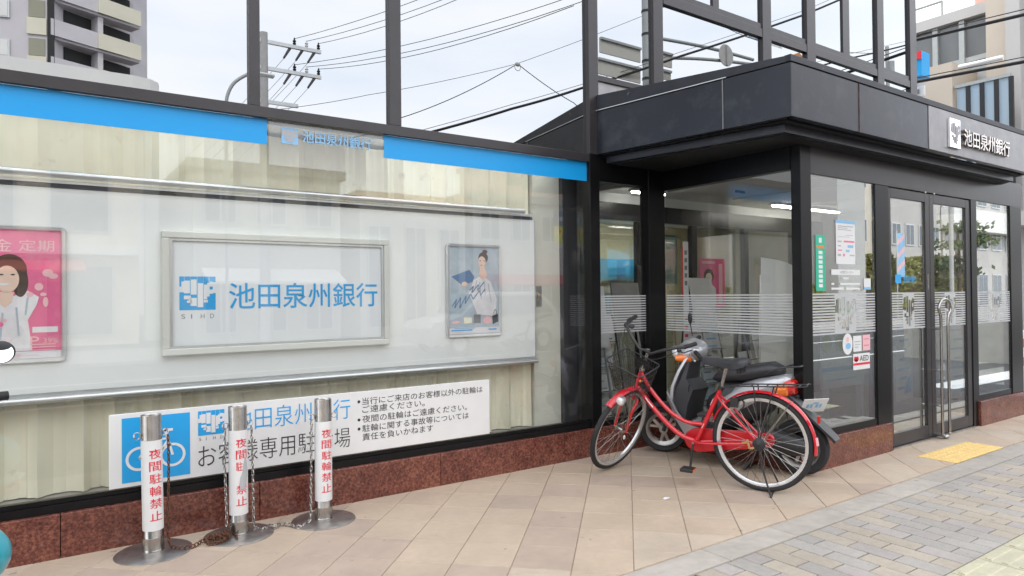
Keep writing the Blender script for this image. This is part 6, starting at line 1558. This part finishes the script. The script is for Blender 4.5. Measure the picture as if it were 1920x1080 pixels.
# pole banner mirrored in the door leaf
bn = Vector((33.5, -10.2, 0)); nb = thing('nobori_flag', 'tall blue and pink striped advertising flag mirrored in the left door leaf', 'flag', bn)
MB().tube([(bn.x, bn.y, 0), (bn.x, bn.y, 4.2)], .03, 8).build('pole', M['alu'], nb); MB().box(bn.x+.03, bn.x+.75, bn.y-.004, bn.y+.004, 2.0, 4.1).build('cloth', M['lightblue'], nb)
m_ = MB()
for k in range(3): poly(m_, lambda u, v: (bn.x+.03+.72*u, bn.y+.006, 2.0+2.1*v), [(0, .1+k*.3), (1, .3+k*.3), (1, .42+k*.3 if k < 2 else 1), (0, .22+k*.3)])
m_.build('stripes', M['pink_light'], nb)

# ------------------------------------------------------------------ beyond the right-hand corner (seen directly)
FX = 15.5
def PX(x, y, X): r = ray(x, y); return Vector((0, 0, CAM_H))+r*(X/r.x)
fb = thing('glazed_building', 'pale building with tall grey windows and a glass balcony beyond the side street', 'building', (FX+4, 8, 0))
def fpart(nm, mat, *b, par=None): return MB().box(*b).build(nm, mat, par or fb)
yl = PX(1700, 50, FX).y+6; y1 = PX(1862, 50, FX).y; zr = PX(1790, 42, FX).z
fpart('wall', M['wall_band'], FX+.15, FX+8, y1-.6, yl, -.1, zr)
fpart('parapet', M['wall_band'], FX-.05, FX+8, y1-.6, yl, zr+.002, zr+.22)
gpan = pm('dull_window_panel', (.17, .18, .185), .18)
zl = PX(1790, 118, FX).z
ys = [y1]
k = 0
for xa, xb in ((1865, 1803), (1803, 1753), (1753, 1700), (1700, 1640)):
    a, b = PX(xa, 90, FX).y, PX(xb, 90, FX).y
    w_ = fpart('window', gpan, FX+.08, FX+.14, a+.05, b-.05, zl+.05, zr-.05); fpart('window_frame', M['pole'], FX+.0, FX+.149, b-.05, b+.05, 2.6, zr-.002)
    fpart('window', pm('pale_window_panel', (.42, .44, .44), .3) if k == 0 else bpy.data.materials['pale_window_panel'], FX+.08, FX+.14, a+.05, b-.05, 2.7, zl-.05); k += 1
    fpart('window_frame', M['pole'], FX+.02, FX+.145, a+.051, b-.051, zl-.049, zl+.049)
for z in (1.2, 2.2): fpart('lower_window', gpan, FX+.1, FX+.14, y1+.2, yl-1, z-.4, z+.4)
y2 = PX(1893, 50, FX-.3).y; y3 = PX(1912, 50, FX-.6).y
fpart('pier', M['wall_pier'], FX-.4, FX+.8, y2, y1-.02, -.1, 12)
fpart('pier', M['wall_band'], FX-.6, FX+.8, y3, y2-.03, -.1, 12)
fpart('upper_wall', M['wall_pier'], FX-.2, FX+8, y3-.7, y3-.03, 3.6, 12); fpart('upper_window', gpan, FX-.26, FX-.201, y3-.6, y3-.3, 5.0, 8.4)
fpart('base_wall', M['concrete'], FX-.7, FX-.45, y3-6, y3+4.5, -.1, PX(1912, 600, FX-.6).z)
fpart('pier', W5, FX-.25, FX+.7, y3-1.2, y3-.6, .9, 3.0); fpart('upper_wall', M['wall_band'], FX-.3, FX+.7, y3-.9, y3-.5, 3.01, 3.59)
# balcony
bx_ = FX-1.1
yb0, yb1 = PX(1897, 200, bx_).y, PX(1790, 170, bx_).y
zb0, zb1 = 2.75, PX(1795, 160, bx_).z
fpart('balcony_floor', M['wall_band'], bx_-.02, FX-.02, yb0-.3, yb1+.3, zb0-.25, zb0)
fpart('balcony_wall', M['wall_pier'], bx_-.05, FX-.02, yb1+.02, PX(1737, 160, bx_).y, 2.0, PX(1765, 122, bx_).z)
bal = fpart('balustrade_rail', M['pole'], bx_-.03, bx_+.03, yb0, yb1, zb1-.06, zb1)
for k in range(4):
    a = yb0+(yb1-yb0)*k/4; b = yb0+(yb1-yb0)*(k+1)/4
    fpart('balustrade_pane', pm('blue_grey_glass', (.33, .42, .50), .15) if k == 0 else bpy.data.materials['blue_grey_glass'], bx_-.006, bx_+.006, a+.04, b-.04, zb0+.02, zb1-.061)
    fpart('balustrade_post', M['plastic_black'], bx_-.025, bx_+.025, a-.035, a+.035, zb0, zb1-.061)
MB().tube([(bx_-.05, yb0+.1, zb1+.30), (bx_-.05, yb1-.1, zb1+.32)], .045, 10).build('hand_rail', M['white'], fb, smooth=True)
MB().tube([(FX+.2, y1+1, zr+.6), (FX+.2, yl, zr+.6)], .03, 8).build('roof_rail', M['pole'], fb, smooth=True)
for k in range(5): yy = y1+1+k*1.6; MB().tube([(FX+.2, yy, zr+.22), (FX+.2, yy, zr+.6)], .025, 8).build('roof_rail_post', M['pole'], fb, smooth=True)
fpart('roof_box', W5, FX+1.0, FX+2.0, PX(1850, 20, FX+1).y, PX(1828, 20, FX+1).y, zr+.2, zr+.75)
# projecting sign, white plate
s0, s1 = PX(1733, 97, 13.0), PX(1716, 147, 13.0)
bs = thing('projecting_sign', 'blue and red illuminated box sign with a yellow shape beside the bank corner', 'sign', (13.0, (s0.y+s1.y)/2, s1.z))
MB().box(12.9, 13.2, s0.y, s1.y+.3, s1.z, s0.z).build('box', M['blue'], bs)
MB().box(12.885, 12.899, s0.y, s1.y+.3, s0.z-.14, s0.z).build('red_field', M['red_ink'], bs); MB().ball((12.89, (s0.y+s1.y)/2+.12, (s0.z+s1.z)/2), (.01, .10, .13), 12, 8).build('yellow_shape', bpy.data.materials['sign_yellow'], bs)
MB().tube([(13.05, s1.y+.2, 0), (13.05, s1.y+.2, s1.z)], .05, 8).build('post', M['pole'], bs)
s0, s1 = PX(1733, 160, 13.4), PX(1716, 183, 13.4)
wp_ = thing('name_plate', 'small white plate sign with grey strokes under the blue box sign', 'sign', (13.4, s0.y, s1.z)); MB().box(13.38, 13.44, s0.y, s1.y+.3, s1.z, s0.z).build('plate', M['white'], wp_)
MB().box(13.37, 13.379, s0.y+.08, s1.y+.2, (s0.z+s1.z)/2-.04, (s0.z+s1.z)/2+.04).build('print', M['grey_ink'], wp_); MB().tube([(13.42, s1.y+.25, 0), (13.42, s1.y+.25, s1.z)], .03, 6).build('post', M['pole'], wp_)
# cables in front of it
for n_, (p, q, r_) in enumerate(((((1700, 79)), (1935, 24), .028), ((1700, 157), (1935, 113), .028), ((1700, 70), (1935, 14), .008), ((1700, 150), (1935, 104), .008))):
    a = PX(*p, 12.2); b = PX(*q, 12.2); d_ = b-a
    wire(('upper' if n_ % 2 == 0 else 'lower')+(' thick black cable' if n_ < 2 else ' thin support wire')+' crossing in front of the pale building at top right', [a-d_*.8, b+d_*2], r_, name='telephone_cable' if n_ < 2 else 'wire', group=None)
# striped crossing post
pp = GP(1916, 690); pt = thing('safety_post', 'white and red rounded safety post at the right edge beyond the entrance', 'post', (10.2, PX(1917, 690, 10.2).y, 0)); yy = PX(1917, 690, 10.2).y; zz = PX(1917, 618, 10.2).z
MB().lathe([(.055, -.03), (.055, zz-.03), (.04, zz-.008), (0, zz)], (10.2, yy, 0), seg=18).build('post', M['white'], pt, smooth=True)
for z in (zz-.22, zz-.45): MB().lathe([(.056, z), (.056, z+.11)], (10.2, yy, 0), seg=18).build('red_band', M['salmon'], pt)
